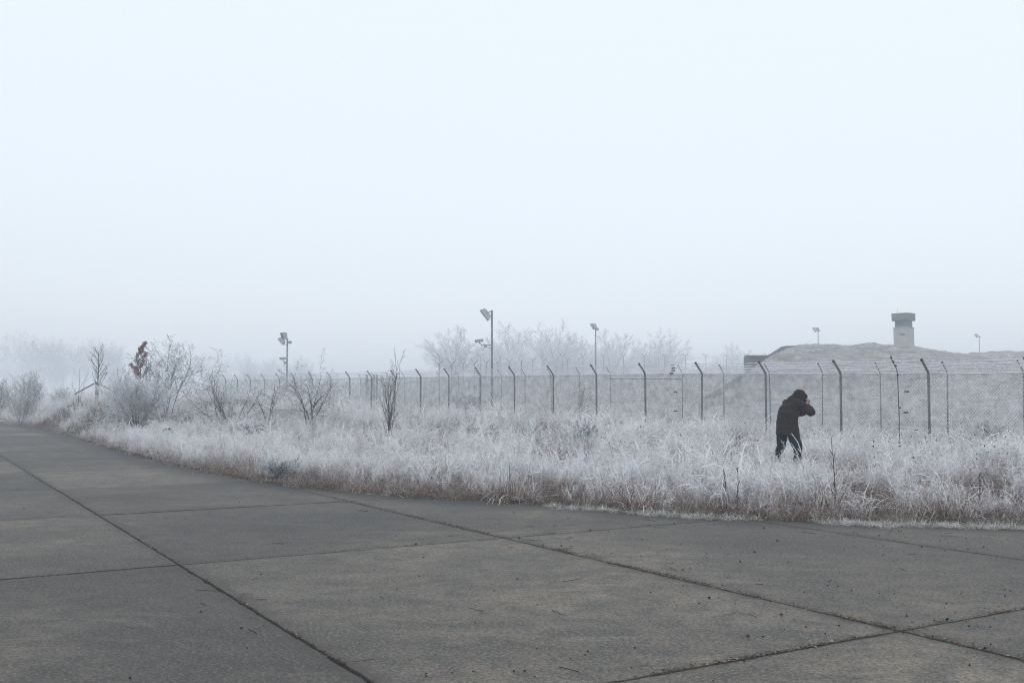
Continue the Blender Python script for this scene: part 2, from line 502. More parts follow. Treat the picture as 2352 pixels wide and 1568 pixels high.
# ================================================================ SETTING
def build_ground():
    def axis(segs):
        out = []
        for a, b, st in segs:
            out += list(np.arange(a, b - 1e-6, st))
        out.append(segs[-1][1])
        return np.array(out)
    xs = axis([(-420, -120, 30), (-120, -44, 4), (-44, -24, 0.8), (-24, 14, 0.35), (14, 34, 0.8), (34, 80, 3), (80, 420, 34)])
    ys = axis([(-160, 0, 20), (0, 9, 1.5), (9, 42, 0.35), (42, 74, 0.8), (74, 150, 3), (150, 480, 30)])
    X, Y = np.meshgrid(xs, ys)
    Z = terrain(X.ravel(), Y.ravel())
    v = np.stack([X.ravel(), Y.ravel(), Z], 1)
    nx, ny = len(xs), len(ys)
    i = np.arange(nx * ny).reshape(ny, nx)
    f = np.stack([i[:-1, :-1], i[:-1, 1:], i[1:, 1:], i[1:, :-1]], -1).reshape(-1, 4)
    me = bpy.data.meshes.new('ground')
    me.from_pydata(v.tolist(), [], f.tolist())
    a = me.attributes.new('turf', 'FLOAT', 'POINT')
    a.data.foreach_set('value', np.maximum(sstep(20, 26, X.ravel() * ND[0] + Y.ravel() * ND[1]), sstep(60, 75, Y.ravel())).astype(np.float32))
    me.polygons.foreach_set('use_smooth', np.ones(len(me.polygons), bool))
    me.materials.append(M['soil'])
    o = bpy.data.objects.new('ground', me); col.objects.link(o)
    tag(o, kind='structure')
build_ground()

LANES = [-12.54, -8.81, -5.08, -1.35, 2.38, 6.11, 9.84, 13.57, 17.3]
CROSS = [-6.2, -0.6, 4.85, 10.4, 15.3, 19.9] + [19.9 + 4.7 * i for i in range(1, 17)]
def build_pavement():
    # bed of the joints
    mb = MB()
    def pt(p, s, z): return (p * ND[0] + s * RD[0], p * ND[1] + s * RD[1], z)
    mb.add([pt(-40, -30, -0.022), pt(19, -30, -0.022), pt(19, 240, -0.022), pt(-40, 240, -0.022)], [(0, 1, 2, 3)])
    road = mb.build('concrete_apron', M['joint'])
    tag(road, kind='structure')
    rot = math.atan2(ND[1], ND[0])
    rg = np.random.default_rng(3)
    for li in range(len(LANES) - 1):
        for ci in range(len(CROSS) - 1):
            p0, p1, s0, s1 = LANES[li], LANES[li + 1], CROSS[ci], CROSS[ci + 1]
            pc, sc_ = (p0 + p1) / 2, (s0 + s1) / 2
            cx, cy, _ = pt(pc, sc_, 0)
            cor = np.array([pt(a, b, 0)[:2] for a in (p0, p1) for b in (s0, s1)])
            ed = edge_dist(cor[:, 0], cor[:, 1])
            if ed.min() > 1.5: continue                     # wholly under the verge
            near = math.hypot(cx, cy) < 24
            st = 0.12 if near else 0.6
            W, L = p1 - p0, s1 - s0
            nx, ny = max(4, int(W / st)), max(4, int(L / st))
            # the widest joints run along the lanes
            gx, gy = 0.012, 0.007
            if abs(s0 - 4.85) < .01 or abs(s1 - 4.85) < .01: gy = 0.012
            u = np.linspace(-W / 2 + gx, W / 2 - gx, nx + 1); w = np.linspace(-L / 2 + gy, L / 2 - gy, ny + 1)
            X, Y = np.meshgrid(u, w)
            X = X.copy(); Y = Y.copy(); Z = np.zeros_like(X)
            jx = np.zeros_like(X); 
            j = lambda n: np.clip(rg.normal(0.004, 0.005, n), 0, 0.03)
            jl = 0.5 if not near else 1.0
            X[:, 0] += jl * j(ny + 1); X[:, -1] -= jl * j(ny + 1)
            Y[0, :] += jl * j(nx + 1); Y[-1, :] -= jl * j(nx + 1)
            Z[:, 0] = Z[:, -1] = -0.004; Z[0, :] = Z[-1, :] = -0.004
            v = np.stack([X.ravel(), Y.ravel(), Z.ravel()], 1)
            i = np.arange((nx + 1) * (ny + 1)).reshape(ny + 1, nx + 1)
            f = np.stack([i[:-1, :-1], i[:-1, 1:], i[1:, 1:], i[1:, :-1]], -1).reshape(-1, 4).tolist()
            loop = list(i[0, :]) + list(i[1:, -1]) + list(i[-1, -2::-1]) + list(i[-2:0:-1, 0])
            n0 = len(v)
            low = v[loop].copy(); low[:, 2] = -0.06
            v = np.concatenate([v, low])
            m = len(loop)
            f += [(loop[k], n0 + k, n0 + (k + 1) % m, loop[(k + 1) % m]) for k in range(m)]
            wx = cx + v[:, 0] * ND[0] + v[:, 1] * RD[0]; wy = cy + v[:, 0] * ND[1] + v[:, 1] * RD[1]
            me = bpy.data.meshes.new('slab')
            me.from_pydata(v.tolist(), [], f)
            a = me.attributes.new('edge_d', 'FLOAT', 'POINT')
            a.data.foreach_set('value', (-edge_dist(wx, wy)).astype(np.float32))
            a = me.attributes.new('joint_d', 'FLOAT', 'POINT')
            jdist = np.minimum(np.minimum(v[:, 0] + W / 2, W / 2 - v[:, 0]), np.minimum(v[:, 1] + L / 2, L / 2 - v[:, 1]) + 0.08)
            a.data.foreach_set('value', jdist.astype(np.float32))
            me.materials.append(M['concrete'])
            o = bpy.data.objects.new('slab', me); col.objects.link(o)
            o.location = (cx, cy, rg.uniform(-0.003, 0.003))
            o.rotation_euler = (0, 0, rot)
            o.parent = road
build_pavement()

# ---------------------------------------------------------------- bunker mounds
def mound_h(X, Y):
    # axis from the parapet wall eastwards; front slope faces the camera
    z0 = terrain(X, Y)
    crest = np.interp(X, [15, 24, 28, 33, 37, 41, 46, 52, 58], [4.5, 6.35, 6.6, 6.75, 6.6, 6.0, 4.7, 3.6, 2.2])
    foot = np.interp(X, [10, 16, 26, 36, 48, 60], [64, 67, 70, 72, 76, 80])
    front = np.clip((Y - foot) / (98 - foot), 0, 1)
    prof = np.where(Y < 98, 0.5 * front + 0.5 * (front * front * (3 - 2 * front)), 1 - sstep(112, 135, Y))
    h = (crest - z0) * prof
    h = h + (vnoise(X, Y, 2.2) - .5) * .5 * prof + (vnoise(X, Y, 0.9) - .5) * .22 * prof
    return z0 + np.maximum(h, -0.3)

# parapet line of the bunker
PA = at(1598, 925, 67)[:2]
PB = np.array(at(1829, 795, 100)[:2])
def wall_side(X, Y):
    d = PB - PA
    return (d[0] * (Y - PA[1]) - d[1] * (X - PA[0])) / np.linalg.norm(d)   # negative right of the wall

def build_mounds():
    xs = np.arange(9, 60, 0.6); ys = np.arange(62, 138, 0.7)
    X, Y = np.meshgrid(xs, ys)
    Z = mound_h(X, Y)
    # left of the parapet the bank is cut away to ground level
    side = wall_side(X, Y)
    Z = np.where(side > 0.15, terrain(X, Y) - 0.5, Z)
    edge = (X < 9.7) | (X > 58.5) | (Y > 136)
    Z = np.where(edge, terrain(X, Y) - 0.5, Z)
    Z = np.where(Z < terrain(X, Y) + 0.05, terrain(X, Y) - 0.2, Z)
    nx, ny = len(xs), len(ys)
    i = np.arange(nx * ny).reshape(ny, nx)
    f = np.stack([i[:-1, :-1], i[:-1, 1:], i[1:, 1:], i[1:, :-1]], -1).reshape(-1, 4)
    me = bpy.data.meshes.new('earth_mound')
    me.from_pydata(np.stack([X.ravel(), Y.ravel(), Z.ravel()], 1).tolist(), [], f.tolist())
    me.polygons.foreach_set('use_smooth', np.ones(len(me.polygons), bool))
    me.materials.append(M['mound'])
    o = bpy.data.objects.new('earth_mound', me); col.objects.link(o); tag(o, kind='structure')
    # second mound, farther to the right
    xs = np.arange(46, 110, 1.0); ys = np.arange(104, 160, 1.0)
    X, Y = np.meshgrid(xs, ys)
    z0 = terrain(X, Y)
    pr = sstep(104, 124, Y) * (1 - sstep(136, 158, Y)) * sstep(46.0, 52, X) * (1 - sstep(95, 109, X))
    Z = z0 - 0.3 + pr * (7.3 - z0 + (vnoise(X, Y, 4) - .5) * 1.0 + (vnoise(X, Y, 1.3) - .5) * .5)
    nx, ny = len(xs), len(ys)
    i = np.arange(nx * ny).reshape(ny, nx)
    f = np.stack([i[:-1, :-1], i[:-1, 1:], i[1:, 1:], i[1:, :-1]], -1).reshape(-1, 4)
    me = bpy.data.meshes.new('earth_mound')
    me.from_pydata(np.stack([X.ravel(), Y.ravel(), Z.ravel()], 1).tolist(), [], f.tolist())
    me.polygons.foreach_set('use_smooth', np.ones(len(me.polygons), bool))
    me.materials.append(M['mound'])
    o = bpy.data.objects.new('earth_mound', me); col.objects.link(o); tag(o, kind='structure')
build_mounds()

def prism_wall(name, outline, dirv, thick, mat, parent):
    """outline: list of 3-D points in one vertical plane, extruded across it"""
    n = np.array((dirv[1], -dirv[0], 0.0)); n /= np.linalg.norm(n)
    a = [np.asarray(q, float) - n * thick / 2 for q in outline]; b = [np.asarray(q, float) + n * thick / 2 for q in outline]
    k = len(outline); mb = MB()
    f = [tuple(range(k - 1, -1, -1)), tuple(range(k, 2 * k))]
    f += [(i, (i + 1) % k, k + (i + 1) % k, k + i) for i in range(k)]
    mb.add(a + b, f)
    return mb.build(name, mat, parent)

def plane_hit(px, py, A, B):
    d = ray(px, py); n = np.array((B[1] - A[1], -(B[0] - A[0])))
    t = (n @ np.array(A)) / (n @ d[:2])
    return np.array((0, 0, CAM_H)) + d * t

def build_bunker():
    root = empty('bunker_wall', (PB[0], PB[1], 3.0))
    off = Matrix.Translation((-PB[0], -PB[1], -3.0))
    d = PB - PA
    # parapet running down the side of the mound
    top = [plane_hit(a, b, PA, PB) for a, b in [(1586, 938), (1660, 894), (1742, 843), (1780, 818), (1829, 797)]]
    bot = [np.array((q[0], q[1], min(q[2] - 3, 0.5))) for q in (top[-1], top[0])]
    o = prism_wall('parapet', top + bot, d, 0.55, M['bunker'], root); o.data.transform(off)
    # coping on the parapet
    cp = [q + np.array((0, 0, 0.02)) for q in top]
    lo = [q + np.array((0, 0, -0.16)) for q in top[::-1]]
    o = prism_wall('coping', cp + lo, d, 0.75, M['bunker'], root); o.data.transform(off)
    # stepped head wall with its flat canopy
    Y = 99.0
    hw = [at(a, b, Y) for a, b in [(1713, 817), (1767, 817), (1774, 812), (1800, 795), (1836, 794), (1836, 852), (1713, 852)]]
    o = prism_wall('head_wall', hw, np.array((1.0, 0.12)), 1.2, M['bunker'], root); o.data.transform(off)
    cp = [at(a, b, Y - 0.75) for a, b in [(1712, 815.5), (1767, 815.5), (1767, 819.5), (1712, 819.5)]]
    o = prism_wall('canopy_edge', cp, np.array((1.0, 0.12)), 0.25, M['bunker'], root); o.data.transform(off)
    tag(root, 'dark concrete bunker head wall with a stepped top and sloping parapet on the mound', 'bunker')
    # head wall of the farther mound
    Y = 121
    q = [at(a, b, Y) for a, b in [(2122, 806), (2170, 806), (2170, 826), (2122, 826)]]
    r2 = empty('bunker_wall', (q[0][0], Y, q[3][2] - 1.5))
    q[2][2] -= 2.5; q[3][2] -= 2.5
    o = prism_wall('head_wall', q, np.array((1.0, 0.1)), 0.8, M['bunker'], r2)
    o.data.transform(Matrix.Translation((-q[0][0], -Y, -(r2.location.z))))
    tag(r2, 'low dark concrete wall top on the mound right of the watchtower', 'bunker')
build_bunker()

def build_tower():
    c = at(2076.5, 800, 97)
    zt = at(2076, 753.5, 97)[2]; zb = at(2076, 815, 97)[2]
    zband = at(2076, 738, 97)[2]; ztop = at(2076, 721.5, 97)[2]
    root = empty('watchtower', (c[0], c[1], zb - 0.6), 0)
    root.rotation_euler = (0, 0, R(-30) - math.atan2(c[0], c[1]))
    z = lambda v: v - (zb - 0.6)
    a = 1.36
    mb = MB(); mb.bevel_box((0, 0, z(zt) / 2), (a, a, z(zt)), 0.02); mb.build('shaft', M['tower'], root)
    # formwork panel joints on the shaft faces and its ledge
    mb = MB(); mb.bevel_box((0, 0, z(zt) + 0.03), (a + 0.1, a + 0.1, 0.07), 0.01); mb.build('ledge', M['tower'], root)
    mb = MB(); mb.bevel_box((0, 0, (z(zt) + z(zband)) / 2 + 0.04), (a - 0.2, a - 0.2, z(zband) - z(zt)), 0.02); band = mb.build('cabin', M['cabin'], root)
    for sx, sy, w, d in ((0, -1, .78, .03), (-1, 0, .03, .78), (1, 0, .03, .78), (0, 1, .78, .03)):
        mb = MB(); mb.box((sx * (a / 2 - 0.1), sy * (a / 2 - 0.1), (z(zt) + z(zband)) / 2 + 0.12), (w, d, 0.36)); mb.build('viewing_slit', M['cabin_dark'], band)
    mb = MB(); mb.bevel_box((0, 0, (z(zband) + z(ztop)) / 2 + 0.03), (a + 0.22, a + 0.22, z(ztop) - z(zband)), 0.03); mb.build('roof_block', M['cabin'], root)
    mb = MB(); mb.bevel_box((0, 0, z(ztop) + 0.035), (a + 0.27, a + 0.27, 0.06), 0.01); mb.build('roof_slab', M['cabin'], root)
    mb = MB(); mb.tube([(-.45, -.3, z(ztop)), (-.45, -.3, z(ztop) + .62)], [.02, .012], 5); mb.build('antenna', M['galv'], root)
    # weather crack on the left face
    mb = MB()
    pts = [(-.26, .62), (-.16, .48), (-.06, .36), (.02, .3), (.06, .42), (.05, .6)]
    h0 = z(zt) - 0.95
    for (x0, y0), (x1, y1) in zip(pts[:-1], pts[1:]):
        mb.tube([(x0, -a / 2, h0 + y0), (x1, -a / 2, h0 + y1)], 0.018, 4)
    mb.build('crack', M['crack'], root)
    mb = MB(); mb.box((0.30, -a / 2, h0 + .3), (.5, .02, .16)); mb.build('stain', M['crack'], root)
    mb = MB(); mb.box((-a / 2, 0.0, h0 - .2), (.02, .05, 1.9)); mb.build('stain', M['crack'], root)
    tag(root, 'square concrete watchtower with overhanging dark cabin roof on the mound', 'watchtower')
    # bare earth collar where the tower stands in the bank
    mb = MB(); rg = np.random.default_rng(8)
    rings = []
    for rr, zz in ((1.6, -0.9), (1.35, -0.1), (0.95, 0.22), (0.7, 0.25)):
        rings.append([(c[0] + rr * math.cos(t) * (1 + rg.uniform(-.15, .15)), c[1] + rr * math.sin(t), zb + zz + (0.25 if math.cos(t) < 0 else -0.15) + rg.uniform(-.1, .1)) for t in np.linspace(0, 2 * math.pi, 18, endpoint=False)])
    mb.loft(rings); o = mb.build('bare_earth', M['bunker'], None, True); tag(o, kind='structure')
build_tower()

# ================================================================ FENCES
LINKC = 0.092
def chain_panel(p0, p1, H, parent, wr=0.006, c=LINKC):
    """woven diagonal wires between two posts; p0, p1 foot points in parent space"""
    p0 = np.asarray(p0, float); p1 = np.asarray(p1, float)
    W = np.linalg.norm((p1 - p0)[:2]); ex = (p1 - p0) / W; ez = np.array((0, 0, 1.0))
    mb = MB(); nrm = np.cross(ex, ez)
    k = np.arange(-H, W, c)
    for sgn in (0, 1):
        for a in k:
            # line u = a + w, w in 0..H
            w0 = max(0.0, -a); w1 = min(H, W - a)
            if w1 - w0 < 0.02: continue
            ua, ub = a + w0, a + w1
            if sgn: ua, ub = W - ua, W - ub
            A = p0 + ex * ua + ez * w0; B = p0 + ex * ub + ez * w1
            o = nrm * (0.003 if sgn else -0.003)
            mb.tube([A + o, B + o], wr, 3, cap=False)
    return mb.build('mesh_panel', M['link'], parent)

def strand(pts, parent, name, mat, r=0.0045, barbs=0.0, rg=None):
    mb = MB(); pts = np.asarray(pts, float)
    fine = []
    for a, b in zip(pts[:-1], pts[1:]):
        for t in (0, .25, .5, .75):
            q = a + (b - a) * t; q = q + np.array((0, 0, -0.05 * 4 * t * (1 - t) * (0.6 if barbs else 0.2)))
            fine.append(q)
    fine.append(pts[-1]); fine = np.array(fine)
    mb.tube(fine, r, 4)
    if barbs:
        seg = np.linalg.norm(np.diff(fine, axis=0), axis=1); cum = np.r_[0, np.cumsum(seg)]
        for s in np.arange(0.05, cum[-1], barbs):
            q = np.array([np.interp(s + rg.uniform(-.02, .02), cum, fine[:, i]) for i in range(3)])
            for _ in range(2):
                dv = rg.normal(size=3); dv /= np.linalg.norm(dv)
                mb.tube([q - dv * 0.024, q + dv * 0.024], 0.0095, 3, cap=False)
    return mb.build(name, mat, parent)

def fence(name, feet, H, arm_dir, label, post_r, base=0, arm=(0.24, 0.36), wires=5, barbs=0.11, wr=0.006, yarm=False, post_mat='post', tens=(0.0, .34, .66, 0.985), hang=None):
    """feet: list of (x, y, z) in the world"""
    rg = np.random.default_rng(len(feet))
    o0 = np.array(feet[base], float)
    root = empty(name, tuple(o0))
    feet = [np.asarray(f, float) - o0 for f in feet]
    ad = np.array((arm_dir[0], arm_dir[1], 0.0)); ad /= np.linalg.norm(ad)
    mbp = MB(); mbp.tube([(0, 0, -0.35), (0, 0, H + .02)], post_r, 8); pm = mbp.mesh('post', M[post_mat], True)
    mba = MB(); mba.tube([(0, 0, H + .0), tuple(ad * arm[0] * .12 + np.array((0, 0, H + arm[1] * .2))), tuple(ad * arm[0] + np.array((0, 0, H + arm[1])))], post_r * .95, 8)
    if yarm: mba.tube([(0, 0, H), tuple(-ad * arm[0] + np.array((0, 0, H + arm[1])))], post_r * .9, 6)
    am = mba.mesh('arm', M[post_mat], True)
    mbc = MB(); e = ad * arm[0] + np.array((0, 0, H + arm[1])); u = ad * arm[0] + np.array((0, 0, arm[1])); u /= np.linalg.norm(u)
    mbc.tube([e - u * .03, e + u * .012, e + u * .03], [post_r * 1.12, post_r * 1.12, post_r * .7], 8); cm = mbc.mesh('cap', M['post_cap'], True)
    tilts = []
    for f in feet:
        t = (rg.normal(0, .008), rg.normal(0, .008), rg.normal(0, .05))
        p = link_mesh('post', pm, root, tuple(f), t)
        link_mesh('arm', am, p)
        link_mesh('cap', cm, p)
    for a, b in zip(feet[:-1], feet[1:]):
        chain_panel(a + np.array((0, 0, .02)), b + np.array((0, 0, .02)), H - .02, root, wr)
    off = -ad * (post_r + .008)
    for h in tens:
        strand([f + off + np.array((0, 0, max(.05, H * h))) for f in feet], root, 'tension_wire', M['link'], 0.0035 if h < .9 else .006)
    for i in range(wires):
        t = (i + 0.25) / (wires - .2)
        strand([f + ad * arm[0] * t + np.array((0, 0, H + arm[1] * t + .02)) for f in feet], root, 'barbed_wire', M['frost_wire'], 0.0095, barbs, rg)
        if yarm:
            strand([f - ad * arm[0] * t + np.array((0, 0, H + arm[1] * t + .02)) for f in feet], root, 'barbed_wire', M['frost_wire'], 0.011, 0, rg)
    tag(root, label, 'fence')
    return root, feet, o0

FZ0 = 26.2
def near_k(k):
    return FZ0 * (0.4103 - .0580 * k), FZ0 * (1 + .0888 * k)
def second_k(k):
    return 32.4 * (.5034 - .0436 * k), 32.4 * (1 + .07357 * k)

def top_z(x, y, py):  # height of the row py at that depth
    return at(1176, py, y)[2]

def build_fences():
    H = 2.02
    feet = []
    for k in range(-2, 23):
        x, y = near_k(k)
        px = px_of(x, y, 1)[0]
        row = np.interp(px, [600, 664, 810, 967, 1174, 1468, 2132, 2700], [872, 871, 868.6, 865.5, 863, 859, 858, 856])
        feet.append((x, y, top_z(x, y, row) - H))
    ad = -ND                                                    # arms lean to the road side and, seen from here, to the left
    ad = np.array((-0.93, -0.36))
    root, ft, o0 = fence('chain_link_fence', feet, H, ad, 'nearest chain link fence with thick leaning post tops and frosted barbed wire', 0.034, base=2)
    # slim bent cable pole with clips on the front fence
    a, b = ft[2], ft[3]
    q = a + (b - a) * 0.30 + np.array((-.1, -.12, 0))
    mb = MB()
    mb.tube([q + np.array(v) for v in ((0, 0, -.2), (0, 0, 1.0), (-.02, 0, 2.0), (-.04, 0, 2.14), (-.13, -.03, 2.3), (-.2, -.05, 2.42), (-.2, -.05, 2.52))], 0.013, 5)
    cp = mb.build('cable_pole', M['post_cap'], root)
    for dx, h in ((-.2, 2.44), (-.15, 2.34), (-.09, 2.23), (-.03, 1.99), (0, 1.12)):
        mb = MB(); mb.bevel_box(q + np.array((dx + .01, -.03, h)), (.06, .05, .045), .01); mb.build('clip', M['black'], cp)
    for i, t, hs in ((2, .24, (1.55, 1.0)), (5, .45, (2.33, 2.22, 2.14, 2.05, 1.42, .78))):
        a, b = ft[i], ft[i + 1]
        for h in hs:
            mb = MB(); mb.bevel_box(a + (b - a) * (t + RNG.uniform(-.02, .02)) + np.array((-.03 if h < 2.03 else -.1, -.03, h)), (.13, .03, .04), .01); mb.build('cable_clip', M['black'], root)

    feet = []
    for k in range(-1, 21):
        x, y = second_k(k)
        px = px_of(x, y, 1)[0]
        row = np.interp(px, [800, 1009, 1211, 1401, 1657, 2162, 2400], [869, 867, 863, 860, 858, 857, 856])
        feet.append((x, y, top_z(x, y, row) - H))
    r2, f2, _ = fence('chain_link_fence', feet, H, ad, 'second chain link fence with slim post tops, behind the nearest one', 0.026, base=1, arm=(.22, .38), barbs=0.16)
    a, b = f2[7], f2[9]
    mb = MB(); mb.tube([a + np.array((0, 0, H - .22)), b + np.array((0, 0, H - .22))], .022, 6); mb.build('brace_rail', M['post'], r2)

    # far perimeter fence with two-sided arms
    feet = []
    for i, px in enumerate(np.arange(1010, 1790, 47.0)):
        Y = 125 + i * .15
        q = at(px, 820.5 - .1 * i, Y)
        feet.append((q[0], Y, q[2] - 2.9))
    fence('chain_link_fence', feet, 2.9, np.array((-1.0, -.35)), 'farthest fence, faint in the fog below the pole lamp, with forked post tops', 0.03, arm=(.34, .38), barbs=0, wires=3, wr=0.003, yarm=True, tens=(.5, .98))
    feet = []
    for i in range(13):
        t = i / 12
        q = at(1010 + (1420 - 1010) * t, 0, 1)
        Y = 84 + 38 * t
        q = at(1010 + (1330 - 1010) * t, 838 - 12 * t, Y)
        feet.append((q[0], Y, q[2] - 2.7))
    fence('chain_link_fence', feet, 2.7, np.array((-1.0, -.35)), 'receding fence with forked tops, left of the faint pole lamp in the fog', 0.028, arm=(.32, .36), barbs=0, wires=3, wr=0.003, yarm=True, tens=(.5, .98))
build_fences()

def build_gate():
    Y = 66.0
    a = at(842, 900, Y); b = at(861, 900, Y)
    ztop = at(842, 862, Y)[2]; za = tz(a[0], Y)
    root = empty('gate', (a[0], Y, za))
    W = b[0] - a[0]; H = ztop - za
    for x, w in ((0, .13), (W - .08, .12), (W + .12, .12)):
        mb = MB(); mb.bevel_box((x, 0, H / 2 - .1), (w, .13, H + .2), .015); p = mb.build('gate_post', M['galv'], root)
        mb = MB(); mb.bevel_box((x, 0, H + .03), (w + .03, .16, .05), .01); mb.build('post_cap', M['galv'], p)
    for i in range(6):
        x = .1 + (W - .25) * i / 5
        mb = MB(); mb.tube([(x, 0, .1), (x, 0, H - .28)], .014, 5); mb.build('bar', M['galv'], root)
    for h in (.12, H - .3):
        mb = MB(); mb.tube([(.06, 0, h), (W - .1, 0, h)], .02, 5); mb.build('rail', M['galv'], root)
    tag(root, 'grey steel gate of upright bars between square posts behind the fence', 'gate')
build_gate()

# ================================================================ FLOODLIGHT POLES
def rotm(yaw, pitch):
    return Matrix.Rotation(yaw, 3, 'Z') @ Matrix.Rotation(pitch, 3, 'Y')

def floodlight(root, c, yaw, pitch, size=(.56, .44, .17)):
    """box lamp: aims along local +X, then pitched down"""
    Rm = np.array(rotm(yaw, pitch))
    c = np.asarray(c, float)
    mb = MB(); hx, hy, hz = size[0] / 2, size[1] / 2, size[2] / 2
    # housing tapers to the rear
    v = np.array([(hz * sx * 1.0, sy * (hy if sx > 0 else hy * .8), sz * (hx if sx > 0 else hx * .8)) for sx in (-1, 1) for sy in (-1, 1) for sz in (-1, 1)])
    f = [(0, 1, 3, 2), (4, 6, 7, 5), (0, 4, 5, 1), (2, 3, 7, 6), (0, 2, 6, 4), (1, 5, 7, 3)]
    mb.add(v @ Rm.T + c, f)
    h = mb.build('floodlight', M['housing'], root)
    mb = MB(); mb.box(c + Rm @ np.array((hz + .012, 0, 0)), (.022, hy * 1.86, hx * 1.86), Rm); mb.build('lens', M['glass'], h)
    for s in (-1, 1):
        mb = MB(); mb.box(c + Rm @ np.array((hz + .02, s * (hy - .01), 0)), (.05, .02, hx * 2), Rm); mb.build('rim', M['housing'], h)
        mb = MB(); mb.box(c + Rm @ np.array((hz + .02, 0, s * (hx - .01))), (.05, hy * 2 - .05, .02), Rm); mb.build('rim', M['housing'], h)
    for i in range(5):
        mb = MB(); mb.box(c + Rm @ np.array((-hz - .02, (i - 2) * hy * .3, 0)), (.04, .012, hx * 1.3), Rm); mb.build('cooling_fin', M['housing'], h)
    return h

def cctv(root, c, yaw, pitch):
    Rm = np.array(rotm(yaw, pitch)); c = np.asarray(c, float)
    mb = MB(); mb.bevel_box(c, (.40, .13, .13), .02, Rm); h = mb.build('security_camera', M['housing'], root)
    mb = MB(); mb.box(c + Rm @ np.array((.02, 0, .078)), (.46, .16, .014), Rm); mb.build('sun_shield', M['housing'], h)
    mb = MB(); q = c + Rm @ np.array((.2, 0, 0)); e = Rm @ np.array((1.0, 0, 0)); mb.tube([q, q + e * .02], .055, 10); mb.build('lens', M['black'], h)
    mb = MB(); mb.tube([c + np.array((0, 0, -.05)), c + np.array((0.0, 0, -.16))], .025, 6); mb.build('swivel', M['galv'], h)
    return h

def pole(px, row_top, Y, label, lamps, cams, r=0.055, side=None, group='floodlight poles behind the fence'):
    q = at(px, row_top, Y)
    z0 = tz(q[0], Y)
    H = q[2] - z0
    root = empty('floodlight_pole', (q[0], Y, z0))
    mb = MB(); mb.tube([(0, 0, -.4), (0, 0, H * .45), (0, 0, H)], [r * 1.1, r, r * .85], 10); mb.build('pole', M['galv'], root, True)
    mb = MB(); mb.tube([(0, 0, H - .01), (0, 0, H + .03)], r * 1.0, 10); mb.build('pole_cap', M['galv'], root)
    mb = MB(); mb.tube([(0, 0, -.05), (0, 0, .35)], r * 1.5, 10); mb.build('sleeve', M['galv'], root)
    for (dx, dz, yaw, pit, sz) in lamps:
        mb = MB(); mb.tube([(0, 0, H + dz + .12), (dx * .45, -.03, H + dz + .12), (dx * .75, -.03, H + dz)], .028, 6); mb.build('bracket', M['galv'], root)
        floodlight(root, (dx, -.04, H + dz), yaw, pit, sz)
        mb = MB(); mb.tube([(dx * .5, 0, H + dz - .2), (dx * .45, 0, H + dz - .3), (dx * .2, 0, H + dz - .28), (0, 0, H + dz - .15)], .01, 4); mb.build('cable', M['black'], root)
    for (dx, dz, yaw, pit) in cams:
        mb = MB(); mb.tube([(0, 0, H + dz), (dx * .9, 0, H + dz + .02), (dx, 0, H + dz + .1)], .024, 6); arm = mb.build('camera_arm', M['galv'], root)
        mb = MB(); mb.tube([(0, 0, H + dz - .22), (dx * .45, 0, H + dz - .04)], .012, 5); mb.build('stay', M['galv'], arm)
        mb = MB(); mb.bevel_box((dx * .55, 0, H + dz - .07), (.16, .12, .13), .02); mb.build('junction_box', M['housing'], arm)
        mb = MB(); mb.tube([(dx * .6, 0, H + dz - .1), (dx * .75, 0, H + dz - .3), (dx * .85, 0, H + dz - .25), (dx * .85, 0, H + dz)], .008, 4); mb.build('cable', M['black'], arm)
        cctv(root, (dx - .02, 0, H + dz + .21), yaw, pit)
    if side:
        for (dx, dz) in side:
            mb = MB(); mb.tube([(0, 0, H + dz), (dx * .6, 0, H + dz)], .025, 6); mb.build('side_bracket', M['galv'], root)
            mb = MB(); mb.loft([[(dx + w * math.cos(t), w * math.sin(t), H + dz + h) for t in np.linspace(0, 6.2832, 10, endpoint=False)] for h, w in ((-.1, .06), (-.06, .13), (.04, .15), (.1, .08))]); mb.build('infrared_lamp', M['housing'], root)
    mb = MB(); mb.bevel_box((0, -r * 1.3 - .02, 1.2), (.14, .07, .34), .01); mb.build('service_hatch', M['galv'], root)
    tag(root, label, 'floodlight pole', group)
    return root

pole(1130, 714, 52, 'tallest floodlight pole, with one lamp and a security camera on an arm',
     [(-.30, -.16, R(184), R(38), (.66, .5, .2))], [(-.62, -1.75, R(195), R(8))], r=.06)
pole(660, 778, 66, 'floodlight pole with two lamps, standing left above the bare bushes',
     [(-.20, .22, R(215), R(20), (.46, .42, .2)), (-.34, -.12, R(180), R(40), (.5, .42, .18))], [(-.25, -1.5, R(190), R(5))], r=.055, side=[(.17, -.22)])
pole(1368, 752, 88, 'slim floodlight pole in front of the foggy bare trees',
     [(-.12, .12, R(200), R(25), (.5, .45, .2)), (-.28, .2, R(180), R(35), (.4, .4, .18))], [], r=.058, side=[(.16, -.14)])
pole(1879, 758, 150, 'faint floodlight pole rising behind the mound, left of the watchtower',
     [(-.45, .1, R(180), R(35), (.75, .6, .26)), (-.08, .15, R(230), R(20), (.5, .5, .24))], [], r=.075, side=[(.22, -.12)])
pole(2249, 772, 190, 'faintest floodlight pole, right of the watchtower above the far mound',
     [(-.45, .15, R(180), R(40), (.8, .65, .28))], [], r=.08, side=[(.25, -.14)])

